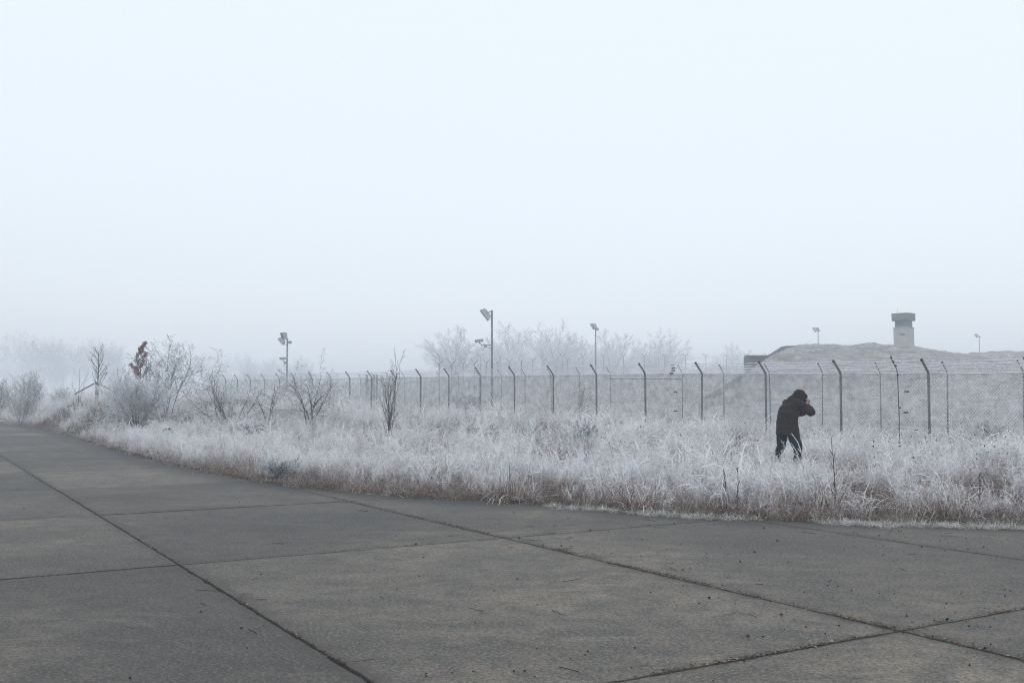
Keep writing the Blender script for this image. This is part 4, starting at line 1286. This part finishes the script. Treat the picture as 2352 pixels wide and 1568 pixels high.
PERSON = at(1812, 1092, 20.0)
def build_grass():
    rg = np.random.default_rng(99)
    def sample(y0, y1, dens, margin=1.18):
        xm = y1 * .505 * margin
        A = 2 * xm * (y1 - y0); n = int(A * dens)
        x = rg.uniform(-xm, xm, n); y = rg.uniform(y0, y1, n)
        k = (np.abs(x) < y * .505 * margin + .6)
        x, y = x[k], y[k]
        d = edge_dist(x, y)
        return x[d > .02], y[d > .02], d[d > .02]
    XS, YS, DS, SC = [], [], [], []
    for y0, y1, dens, sc in ((10.5, 18, 58, .92), (18, 26, 46, .98), (26, 36, 27, 1.12), (36, 50, 15, 1.3), (50, 78, 7, 1.55), (78, 150, 2.2, 2.0)):
        x, y, d = sample(y0, y1, dens)
        p = x * ND[0] + y * ND[1]
        k = p < 23.5
        XS.append(x[k]); YS.append(y[k]); DS.append(d[k]); SC.append(np.full(k.sum(), sc))
    x = np.concatenate(XS); y = np.concatenate(YS); d = np.concatenate(DS); sc = np.concatenate(SC)
    n = len(x)
    # ragged verge edge
    wob = (vnoise(x, y, .9) - .45) * .5
    keep = d + wob > 0.05
    x, y, d, sc = x[keep], y[keep], d[keep], sc[keep]; n = len(x)
    nb = vnoise(x, y, 1.6); nb2 = vnoise(x + 50, y, .7); nw = vnoise(x, y + 31, 2.3)
    u = rg.random(n)
    idx = np.empty(n, int)
    browny = np.clip((nb * .55 + nb2 * .45 - .43) * 4.5, 0, 1) * np.where(x < -7, .5, 1.0)              # brown patches in the field
    rim = 1 - sstep(.3, np.where(x < -7, .7, 1.7), d + (nb2 - .5) * 1.1)
    right = sstep(-3, 3, x)
    for i in range(n):
        v = rg.random()
        if u[i] < rim[i]:
            if d[i] < .25 and v < .55: idx[i] = rg.choice((11, 12, 19, 19))
            elif v < .72: idx[i] = rg.integers(8, 11)
            else: idx[i] = rg.integers(5, 8)
        elif v < browny[i] * .75:
            idx[i] = rg.choice((5, 6, 7, 8, 9, 10))
        else:
            q = rg.random()
            wq = .16 + .38 * nw[i]
            if q < wq: idx[i] = rg.integers(13, 17)
            elif q < wq + .085: idx[i] = rg.integers(17, 19)
            elif q < wq + .14: idx[i] = rg.integers(5, 8)
            else: idx[i] = rg.integers(0, 5)
    clump = vnoise(x * 1.0 + 13, y * .8, .75) * .6 + vnoise(x + 3, y, .33) * .4
    hollow = (clump < .41) & (x > -7)
    idx = np.where(hollow & (rg.random(n) < .9), rg.integers(8, 11, n), idx)
    hs = (.5 + 1.0 * clump) * sc * rg.uniform(.7, 1.25, n) * (0.72 + .28 * sstep(.1, 1.4, d)) * (.78 + .42 * vnoise(x + 9, y, 2.8))
    # trodden where the person walks
    pd = np.hypot(x - PERSON[0], (y - PERSON[1]) * .8)
    hs *= .68 + .32 * sstep(.3, 1.3, np.hypot((x - PERSON[0]), (y - PERSON[1] + .9) * .45))
    near_p = np.hypot(x - PERSON[0], (y - PERSON[1] + 1.0) * .6) < 1.3
    idx = np.where(near_p & ((idx == 17) | (idx == 18)), 8, idx)
    k = pd > .16
    z = terrain(x, y) - .01
    tilt = rg.normal(0, .16, (n, 2))
    # low frosted mat creeping onto the concrete on the right
    m = 1000; ex = rg.uniform(.5, 9.5, m); ey = np.interp(ex, EDGE[4:-1, 0], EDGE[4:-1, 1]) + rg.normal(-.10, .10, m)
    ok = (vnoise(ex, ey * 3, .8) > .36)
    ex, ey = ex[ok], ey[ok]; m = len(ex)
    x, y, z = np.r_[x, ex], np.r_[y, ey], np.r_[z, np.full(m, .012)]
    idx = np.r_[idx, rg.choice((19, 19, 12), m)]; hs = np.r_[hs, rg.uniform(.35, .7, m)]; tilt = np.r_[tilt, rg.normal(0, .1, (m, 2))]
    k = np.r_[k, np.ones(m, bool)]; n = len(x)
    scatter('frosted_grass', np.stack([x, y, z], 1)[k], idx[k], rg.uniform(0, 6.28, n)[k], tilt[k],
            hs[k], protos['verge_tuft'], 'dense frosted grass and weeds covering the verge', 'grass')
    # field behind the nearest fence up to the bunker mounds
    XS, YS, SC = [], [], []
    for y0, y1, dens, s in ((24, 40, 14, .8), (40, 60, 8, .95), (60, 102, 9, 1.0), (102, 125, 1.2, 1.5)):
        xx, yy, dd = sample(y0, y1, dens, 1.12)
        p = xx * ND[0] + yy * ND[1]; k = p > 22.8
        XS.append(xx[k]); YS.append(yy[k]); SC.append(np.full(k.sum(), s))
    x = np.concatenate(XS); y = np.concatenate(YS); sc = np.concatenate(SC); n = len(x)
    z = terrain(x, y)
    onm = (wall_side(x, y) < -.3) & (x > 10) & (x < 57) & (y > 63) & (y < 134)
    zm = mound_h(x, y)
    z = np.where(onm, np.maximum(z, zm), z) - .03
    mound_f = onm & (zm > terrain(x, y) + .1)
    idx = np.where(rg.random(n) < .16 + .3 * (vnoise(x, y, 3.0) > .62), 3, rg.integers(0, 3, n))
    hs = sc * rg.uniform(.7, 1.3, n) * np.where(mound_f, .5, np.where(x * ND[0] + y * ND[1] < 31, 1.0, .85))
    scatter('frosted_field_grass', np.stack([x, y, z], 1), idx, rg.uniform(0, 6.28, n), rg.normal(0, .12, (n, 2)),
            hs, protos['field_tuft'], 'pale frosted grass of the field behind the fence and on the mounds', 'grass')
build_grass()

# individual plants that stand out in the verge
def build_plants():
    rg = np.random.default_rng(123)
    # brown tussocks
    for px, Y, sc, lab in ((1682, 19.3, 1.75, 'brown dry grass tussock just left of the person'), (527, 27.5, 1.5, 'dark brown tussock below the widest arching shrub'),
                           (1180, 16.3, 1.3, 'brown bent tussock near the road edge in the middle'), (1470, 15.0, 1.2, 'dark brown grass tussock overhanging the road edge, right of centre'),
                           (1880, 14.6, 1.3, 'dark brown tussock at the road edge below the person'), (2180, 14.0, 1.2, 'brown tussock at the road edge near the right edge'),
                           (1005, 19.2, 1.3, 'brown tussock in the middle of the verge below the fence')):
        o = empty('grass_tussock', on_ground(px, Y)); o.scale = (sc, sc, sc)
        tuft(rg, 150, .2, .35, .62, .5, 1.5, .007, -.3, .55).build('blades', M['straw'], o)
        tuft(rg, 60, .24, .3, .66, .7, 1.7, .007, .2, 1.0).build('frosted_blades', M['grass'], o)
        tag(o, lab, 'grass tussock', 'brown tussocks in the verge')
    # dark seed head stalks
    spots = []
    for i in range(40):
        px = rg.uniform(1180, 2340); Y = rg.uniform(16.5, 24.5) if px > 1500 else rg.uniform(18, 27)
        spots.append((px, Y))
    mbs = []
    for i in range(5):
        mb, tips = weed(rg, rg.uniform(.7, .95), 7, .006, .25, .8, curl=.15)
        hd = MB()
        for t in tips[:5]: blob(hd, t, rg.uniform(.010, .016), rg)
        mbs.append((mb.mesh('stem', M['weed']), hd.mesh('seed_heads', M['weed'])))
    for i, (px, Y) in enumerate(spots):
        g = on_ground(px, Y)
        o = empty('seed_head_weed', g, rg.uniform(0, 6)); s = rg.uniform(.8, 1.15); o.scale = (s, s, s)
        link_mesh('stem', mbs[i % 5][0], o); tag(link_mesh('seed_heads', mbs[i % 5][1], o), kind='stuff')
        tag(o, 'frosted weed stalk with small dark seed heads in the grass before the fence', 'weed', 'dark seed head weeds')
    # umbels with white tops
    for px, Y, h, lab in ((505, 31, .75, 'white topped umbel weed right of the dark stone'), (398, 36, .7, 'flat white umbel weed just beside the dark stone'),
                          (650, 27, .8, 'white umbel weed in the verge below the two-lamp pole'), (905, 22, .8, 'frosted umbel weed below the upright sapling'),
                          (1130, 19, .7, 'frosted umbel weed in the verge at the centre'), (1730, 18.2, .75, 'white umbel weed left of the person'),
                          (2010, 17.5, .75, 'white umbel weed right of the person')):
        mb, tips = weed(rg, h, 5, .007, .5, .9, curl=.1)
        o = empty('umbel_weed', on_ground(px, Y)); mb.build('stem', M['weed'], o)
        hd = MB()
        for t in tips[:5]: umbel(hd, t, rg)
        tag(hd.build('flower_heads', M['weed'], o), kind='stuff')
        tag(o, lab, 'weed', 'umbel weeds')
    # dark upright stalks near the road edge on the right
    P = dict(SAPL, kids=[14, 3], rmin=.0035, apical=.5, ang=[.5, .5], ratio=[.16, .4])
    for px, Y, h, lab in ((1913, 14.5, 1.05, 'tallest dark upright stalk at the road edge below the person'), (2240, 14.2, .6, 'thin dark stalk at the road edge near the right corner'),
                          (1690, 14.9, .65, 'thin dark stalk at the road edge left of the person'), (1665, 15.1, .6, 'short dark stalk beside another, left of the person'),
                          (1186, 26, .75, 'short dark stake-like stalk at the foot of the fence')):
        m = plant_meshes(int(px), [((0, 0, 0), (rg.normal(0, .04), 0, 1), h, .009)], P, 'bark_dark', 1)
        put_plant('dark_stalk', lab, 'weed', on_ground(px, Y), m, group='dark stalks')
    # dark stone lying in the grass
    def rock(c, size, lab):
        mb = MB(); rings = []
        for z, r_ in ((-.2, .7), (.0, 1.0), (.35, .95), (.7, .65), (.9, .3)):
            rings.append([(size[0] * r_ * math.cos(t) * rg.uniform(.85, 1.12), size[1] * r_ * math.sin(t) * rg.uniform(.85, 1.12), size[2] * (z + rg.uniform(-.06, .06))) for t in np.linspace(0, 6.2832, 11, endpoint=False)])
        mb.loft(rings)
        o = mb.build('stone', M['stone'], None, True, loc=c); tag(o, lab, 'stone')
    g = on_ground(388, 36); rock((g[0], g[1], g[2] + .14), (.27, .2, .30), 'dark boulder half hidden in the frosted grass below the thorn tree')
    g = on_ground(211, 42); rock((g[0], g[1], g[2] + .12), (.18, .15, .2), 'small dark stone in the grass close to the road at left')
build_plants()

# ================================================================ ROAD LITTER
def build_litter():
    rg = np.random.default_rng(55)
    mb = MB()
    def pt(p, s): return np.array((p * ND[0] + s * RD[0], p * ND[1] + s * RD[1]))
    n = 0
    while n < 420:
        y = rg.uniform(6, 17); x = rg.uniform(-.55, .55) * y
        if edge_dist(np.array([x]), np.array([y]))[0] > -.05: continue
        if rg.random() > (sstep(-4, 4, x) * .9 + .06) * (.15 + 1.6 * max(0, float(vnoise(x, y, .8)) - .35)): continue
        r = abs(rg.normal(0, .005)) + .003
        if rg.random() < .02: r *= 1.8
        a = np.array([(1, 0, 0), (-.9, .2, 0), (.1, 1, 0), (0, -1, .1), (0, 0, .8), (0, 0, -.4)]) * r * rg.uniform(.7, 1.3, (6, 3))
        mb.add(a + np.array((x, y, r * .35 + .002)), [(0, 2, 4), (2, 1, 4), (1, 3, 4), (3, 0, 4), (2, 0, 5), (1, 2, 5), (3, 1, 5), (0, 3, 5)], tone=rg.random() ** 3 * .5)
        n += 1
    for _ in range(46):                                           # twigs and straws
        y = rg.uniform(6.2, 16); x = rg.uniform(-.4, .55) * y
        if edge_dist(np.array([x]), np.array([y]))[0] > -.1: continue
        a = rg.uniform(0, 3.14); L = rg.uniform(.04, .13)
        d = np.array((math.cos(a), math.sin(a), 0)); c = np.array((x, y, .008))
        mb.tube([c - d * L, c + rg.normal(0, .006, 3) * (1, 1, 0), c + d * L], .0028, 3, tone=rg.random() * .8)
    o = mb.build('road_litter', M['litter']); tag(o, 'dark crumbs of soil and small twigs strewn over the concrete', 'litter', kind='stuff')
    # moss, soil and leaf bits in and along the joints
    mb = MB()
    def flakes(p0, s0, p1, s1, k, spread, bias=0.0):
        for _ in range(k):
            t = rg.random(); q = pt(p0 + (p1 - p0) * t, s0 + (s1 - s0) * t) + rg.normal(0, spread, 2)
            if edge_dist(q[:1], q[1:])[0] > 0: continue
            if rg.random() > .12 + 1.5 * max(0.0, float(vnoise(q[0] * 1.0, q[1], .35)) - .42) * 2: continue
            r = rg.uniform(.004, .016); a = rg.uniform(0, 6.28)
            v = [np.array((q[0] + r * rg.uniform(.5, 1.2) * math.cos(a + b), q[1] + r * rg.uniform(.3, .8) * math.sin(a + b), .003 + rg.uniform(0, .008))) for b in (0, 1.5, 3.1, 4.6)]
            mb.add(v, [(0, 1, 2, 3)], tone=np.clip(rg.random() ** 1.5 + bias * .3, 0, .93))
    B, A, C = 6.11, 2.38, 9.84
    flakes(B, 3, B, 9.5, 2600, .03, .2); flakes(B, 9.5, B, 16, 900, .022); flakes(A, 2, A, 12, 900, .012); flakes(A, 12, A, 26, 300, .012)
    flakes(B - 2.5, 4.85, B + 3, 4.85, 1100, .02); flakes(B, 4.85, B, 4.0, 500, .05, .3); flakes(A, 10.4, B + 3, 10.4, 500, .012); flakes(C, 2, C, 6, 250, .014)
    # leaf litter at the foot of the verge
    for a, b in zip(EDGE[3:-2], EDGE[4:-1]):
        L = np.linalg.norm(b - a)
        for _ in range(int(L * 110)):
            t = rg.random(); q = a + (b - a) * t; nrm = np.array((b[1] - a[1], -(b[0] - a[0]))) / L
            q = q + nrm * (rg.exponential(.09) - .12)
            r = rg.uniform(.006, .022); ang = rg.uniform(0, 6.28); zz = .012 + rg.uniform(0, .035)
            v = [np.array((q[0] + r * rg.uniform(.6, 1.3) * math.cos(ang + c), q[1] + r * rg.uniform(.4, 1.0) * math.sin(ang + c), zz + rg.uniform(-.006, .012))) for c in (0, 1.5, 3.1, 4.6)]
            mb.add(v, [(0, 1, 2, 3)], tone=rg.random() ** 1.2)
    o = mb.build('joint_litter', M['moss']); tag(o, 'moss and dead leaf bits along the slab joints and verge edge', 'litter', kind='stuff')
build_litter()

# ================================================================ PERSON
def build_person():
    # local frame: x to the right in the picture, y away from the viewer, z up; metres
    gz = tz(PERSON[0], PERSON[1])
    root = empty('person', (PERSON[0], PERSON[1], gz), -math.atan2(PERSON[0], PERSON[1]))
    foot_z = at(1812, 1092, PERSON[1])[2]
    dz = foot_z - gz          # picture row 1092 measured against the true ground
    lat = np.array((.70, -.71)); fwd = np.array((.71, .70))
    def ring(x0, x1, z, yc, thick=.13, wide=.21, n=24, tiltx=0.0):
        hw = (x1 - x0) / 2; cx = (x0 + x1) / 2
        pr = math.sqrt((wide * lat[0]) ** 2 + (thick * fwd[0]) ** 2); k = hw / pr
        out = []
        for t in np.linspace(0, 2 * math.pi, n, endpoint=False):
            q = lat * math.cos(t) * wide * k + fwd * math.sin(t) * thick * k
            out.append((cx + q[0], yc + q[1], z + tiltx * q[0]))
        return out
    def limb(mb, pts, rad, sides=14):
        pts = np.asarray(pts, float); fine = []; rr = []
        n = len(pts)
        for i in range(n - 1):
            for t in np.linspace(0, 1, 5, endpoint=False):
                p_1 = pts[max(i - 1, 0)]; p0 = pts[i]; p1 = pts[i + 1]; p2 = pts[min(i + 2, n - 1)]
                c = .5 * ((2 * p0) + (-p_1 + p1) * t + (2 * p_1 - 5 * p0 + 4 * p1 - p2) * t * t + (-p_1 + 3 * p0 - 3 * p1 + p2) * t ** 3)
                fine.append(c); rr.append(rad[i] + (rad[i + 1] - rad[i]) * t)
        fine.append(pts[-1]); rr.append(rad[-1])
        mb.tube(fine, rr, sides)
    def ball(mb, c, r, ax=(1, 1, 1), Rm=None, n=14):
        rings = []
        for ph in np.linspace(-1.45, 1.45, 9):
            rg_ = []
            for t in np.linspace(0, 2 * math.pi, n, endpoint=False):
                q = np.array((r * ax[0] * math.cos(ph) * math.cos(t), r * ax[1] * math.cos(ph) * math.sin(t), r * ax[2] * math.sin(ph)))
                if Rm is not None: q = np.array(Rm) @ q
                rg_.append(tuple(q + np.asarray(c)))
            rings.append(rg_)
        mb.loft(rings)
    def finish(o, vox, smooth=4, disp=0.0, dscale=.15):
        m = o.modifiers.new('remesh', 'REMESH'); m.mode = 'VOXEL'; m.voxel_size = vox; m.use_smooth_shade = True
        if smooth:
            s = o.modifiers.new('smooth', 'SMOOTH'); s.factor = .5; s.iterations = smooth
        if disp:
            tx = bpy.data.textures.new('folds', 'CLOUDS'); tx.noise_scale = dscale; tx.noise_depth = 3
            d = o.modifiers.new('folds', 'DISPLACE'); d.texture = tx; d.strength = disp; d.mid_level = .5
    # key joints
    shR = np.array((.20, -.06, 1.285)); elR = np.array((.425, -.13, 1.115)); wrR = np.array((.385, .04, 1.255))
    shL = np.array((-.02, .26, 1.27)); elL = np.array((.27, .36, 1.10)); wrL = np.array((.36, .16, 1.24))
    head = np.array((.235, .12, 1.445)); neck = np.array((.13, .10, 1.33))
    hipR = np.array((.075, -.075, .80)); knR = np.array((.175, -.09, .40)); anR = np.array((.135, -.14, .04))
    hipL = np.array((-.115, .07, .80)); knL = np.array((-.135, .17, .45)); anL = np.array((-.325, .36, .07))
    # ---- body, one continuous surface
    mb = MB()
    limb(mb, [(-.02, .0, .74), (-.03, .0, .95), (.03, .04, 1.12), (.10, .09, 1.27), neck, head], [.13, .125, .14, .14, .06, .055])
    for h_, k_, a_, s in ((hipR, knR, anR, 1), (hipL, knL, anL, -1)):
        limb(mb, [(0, 0, .82), h_, (h_ + k_) / 2, k_, (k_ * .6 + a_ * .4), a_], [.09, .09, .08, .058, .055, .04])
        toe = a_ + np.array((fwd[0] * .17, fwd[1] * .17, -.035))
        limb(mb, [a_ - np.array((fwd[0], fwd[1], 0)) * .05, toe], [.042, .035])
    limb(mb, [shR - np.array((.05, -.03, 0)), shR, (shR + elR) / 2, elR, (elR + wrR) / 2, wrR], [.06, .055, .048, .04, .038, .027])
    limb(mb, [shL + np.array((.05, -.03, 0)), shL, (shL + elL) / 2, elL, (elL + wrL) / 2, wrL], [.06, .055, .048, .04, .038, .027])
    # head: skull, jaw, nose, ears, facing the camera held up in front
    fd = np.array((fwd[0], fwd[1], -.35)); fd /= np.linalg.norm(fd)
    upv = np.array((0, 0, 1.0)) - fd * fd[2]; upv /= np.linalg.norm(upv); rt = np.cross(fd, upv)
    Rh = np.stack([fd, -rt, upv], 1)
    ball(mb, head, .1, (.98, .78, 1.12), Rh)
    ball(mb, head + fd * .03 - upv * .06, .07, (.9, .82, .9), Rh)
    mb.tube([head + fd * .09 + upv * .02, head + fd * .115 - upv * .022], [.008, .015], 6)
    for s in (-1, 1): ball(mb, head + rt * .078 * s - fd * .005, .028, (.7, .4, 1.0), Rh, 8)
    ball(mb, head + fd * .088 - upv * .058, .016, (.6, 1.6, .6), Rh, 8)
    for s in (-1, 1): ball(mb, head + fd * .085 + rt * .033 * s + upv * .012, .013, (.6, 1, .7), Rh, 8)
    # hands raised to the camera, five fingers each curled round it
    camp = np.array((.325, .115, 1.335))
    for wr, sg in ((wrR, 1), (wrL, -1)):
        tgt = camp + np.array((lat[0], lat[1], 0)) * .05 * sg + np.array((0, 0, -.02))
        ax = (tgt - wr); ax /= np.linalg.norm(ax)
        pal = wr + ax * .045
        limb(mb, [wr, pal, wr + ax * .085], [.026, .036, .030], 10)
        up = np.array((0, 0, 1.0)) - ax * ax[2]; up /= np.linalg.norm(up)
        bend = np.array((fwd[0] * .6 - lat[0] * .6 * sg, fwd[1] * .6 - lat[1] * .6 * sg, .1)); bend /= np.linalg.norm(bend)
        for i, L in enumerate((.068, .078, .073, .058)):
            b0 = wr + ax * .08 + up * (.03 - .02 * i)
            k1 = b0 + ax * L * .45 + bend * L * .12; k2 = k1 + ax * L * .18 + bend * L * .3; k3 = k2 + bend * L * .28 - ax * L * .05
            limb(mb, [b0, k1, k2, k3], [.0095, .009, .0085, .007], 8)
        b0 = wr + ax * .03 + up * .022
        limb(mb, [b0, b0 + up * .03 + ax * .015 + bend * .01, b0 + up * .045 + ax * .04 + bend * .025], [.012, .011, .008], 8)
    body = mb.build('body', M['skin'], root, True); finish(body, .007, 2)
    # ---- trousers
    mb = MB()
    limb(mb, [(-.03, 0, .66), (-.02, 0, .86)], [.15, .14], 18)
    limb(mb, [hipR + (-.02, 0.02, .0), (.09, -.07, .66), (.155, -.09, .50), knR + (.004, 0, 0), (.165, -.11, .24), anR + (0, 0, .05)], [.10, .108, .105, .088, .074, .072], 16)
    limb(mb, [hipL, (-.125, .10, .62), (-.13, .15, .50), knL, (-.24, .26, .25), anL + (.01, 0, .03)], [.115, .105, .092, .082, .07, .068], 16)
    tr = mb.build('trousers', M['jeans'], root, True); finish(tr, .012, 4, .022, .12)
    # ---- boots
    for a_ in (anR, anL):
        mb = MB()
        f3 = np.array((fwd[0], fwd[1], 0)); 
        limb(mb, [a_ - f3 * .06 + (0, 0, -.02), a_ + f3 * .06 + (0, 0, -.02), a_ + f3 * .2 + (0, 0, -.045)], [.055, .055, .04], 12)
        limb(mb, [a_ + (0, 0, -.02), a_ + (0, 0, .09)], [.056, .058], 12)
        bt = mb.build('boot', M['boot'], root, True); finish(bt, .01, 3)
    # ---- jacket with its hood
    mb = MB()
    prof = [(-.232, .216, .655, -.015), (-.236, .210, .72, -.015), (-.234, .198, .80, -.01), (-.230, .188, .88, .0), (-.224, .186, .96, .02), (-.212, .204, 1.05, .035), (-.188, .232, 1.14, .05),
            (-.155, .265, 1.21, .065), (-.115, .29, 1.27, .08), (-.055, .295, 1.325, .09), (.02, .27, 1.37, .10), (.08, .24, 1.405, .11)]
    rings = [ring(a, b, z, yc, .175, .215, tiltx=(-.12 if z < .7 else -.0)) for a, b, z, yc in prof]
    mb.loft(rings)
    limb(mb, [shR - np.array((.10, -.05, .02)), shR, (shR + elR) / 2 + (.0, 0, .012), elR + (.015, 0, 0), elR * .45 + wrR * .55 + (.018, 0, 0), wrR], [.10, .098, .088, .074, .064, .05])
    limb(mb, [shL + np.array((.06, -.06, .0)), shL, (shL + elL) / 2, elL, (elL + wrL) / 2, wrL], [.10, .095, .085, .07, .062, .048])
    jk = mb.build('jacket', M['jacket'], root, True); finish(jk, .010, 4, .05, .10)
    # pocket flap and hem
    mb = MB(); mb.bevel_box((.168, -.13, .845), (.05, .03, .06), .012, Matrix.Rotation(R(-45), 3, 'Z')); mb.build('pocket_flap', M['black'], jk)
    mb = MB()
    ball(mb, head + (-.010, -.0, .008), .122, (1.05, .98, 1.02), Rh, 20)
    limb(mb, [head + (-.02, -.01, .0), (.17, .09, 1.39), (.09, .07, 1.31), (.05, .05, 1.25)], [.112, .120, .13, .11], 18)
    limb(mb, [head + fd * .06 + upv * .05, head + fd * .085 + upv * .0, head + fd * .075 - upv * .07], [.068, .080, .062], 16)
    limb(mb, [head - upv * .05, (.21, .12, 1.31)], [.095, .09], 16)
    hd = mb.build('hood', M['jacket'], root, True); finish(hd, .010, 5, .016, .08)
    # opening of the hood around the face
    mb = MB(); mb.tube([head + fd * .125 + (rt * math.cos(t) * .07 + upv * (math.sin(t) * .085 - .012)) for t in np.linspace(0, 2 * math.pi, 22)], .012, 6)
    mb.build('hood_rim', M['jacket'], hd, True)
    tag(root, 'person in hooded dark brown jacket and blue jeans, hunched forward, taking a picture', 'person')
    # ---- photo camera held to the face
    th = math.atan2(PERSON[0], PERSON[1])
    c, s = math.cos(-th), math.sin(-th)
    w = np.array((c * camp[0] - s * camp[1] + PERSON[0], s * camp[0] + c * camp[1] + PERSON[1], camp[2] + gz))
    cr = empty('photo_camera', tuple(w), -th + math.atan2(fwd[1], fwd[0]))
    mb = MB(); mb.bevel_box((0, 0, 0), (.045, .12, .075), .01); mb.build('camera_body', M['black'], cr)
    mb = MB(); mb.tube([(.02, 0, -.004), (.085, 0, -.004), (.10, 0, -.004)], [.033, .035, .037], 14); mb.build('lens', M['black'], cr)
    mb = MB(); mb.bevel_box((-.005, 0, .047), (.04, .045, .028), .008); mb.build('viewfinder', M['black'], cr)
    mb = MB(); mb.tube([(.0, -.04, .037), (.0, -.04, .05)], .012, 10); mb.build('dial', M['housing'], cr)
    tag(cr, 'small black photo camera held up to the hooded person\'s face', 'camera')
build_person()

# ================================================================ FOG
def build_haze():
    mb = MB(); mb.box((0, 160, 6.0), (900, 700, 17.0))
    m = bpy.data.materials.new('fog'); m.use_nodes = True
    nt = m.node_tree; nt.nodes.clear()
    v = nt.nodes.new('ShaderNodeVolumePrincipled')
    v.inputs['Color'].default_value = (0.875, 0.915, 0.965, 1)
    v.inputs['Density'].default_value = HAZE_DENSITY
    v.inputs['Anisotropy'].default_value = 0.2
    v.inputs['Density Attribute'].default_value = ''
    o = nt.nodes.new('ShaderNodeOutputMaterial')
    nt.links.new(v.outputs['Volume'], o.inputs['Volume'])
    try: m.cycles.homogeneous_volume = True
    except Exception: pass
    h = mb.build('haze', m); tag(h, 'winter fog lying over the whole place', 'fog', kind='stuff')
build_haze()
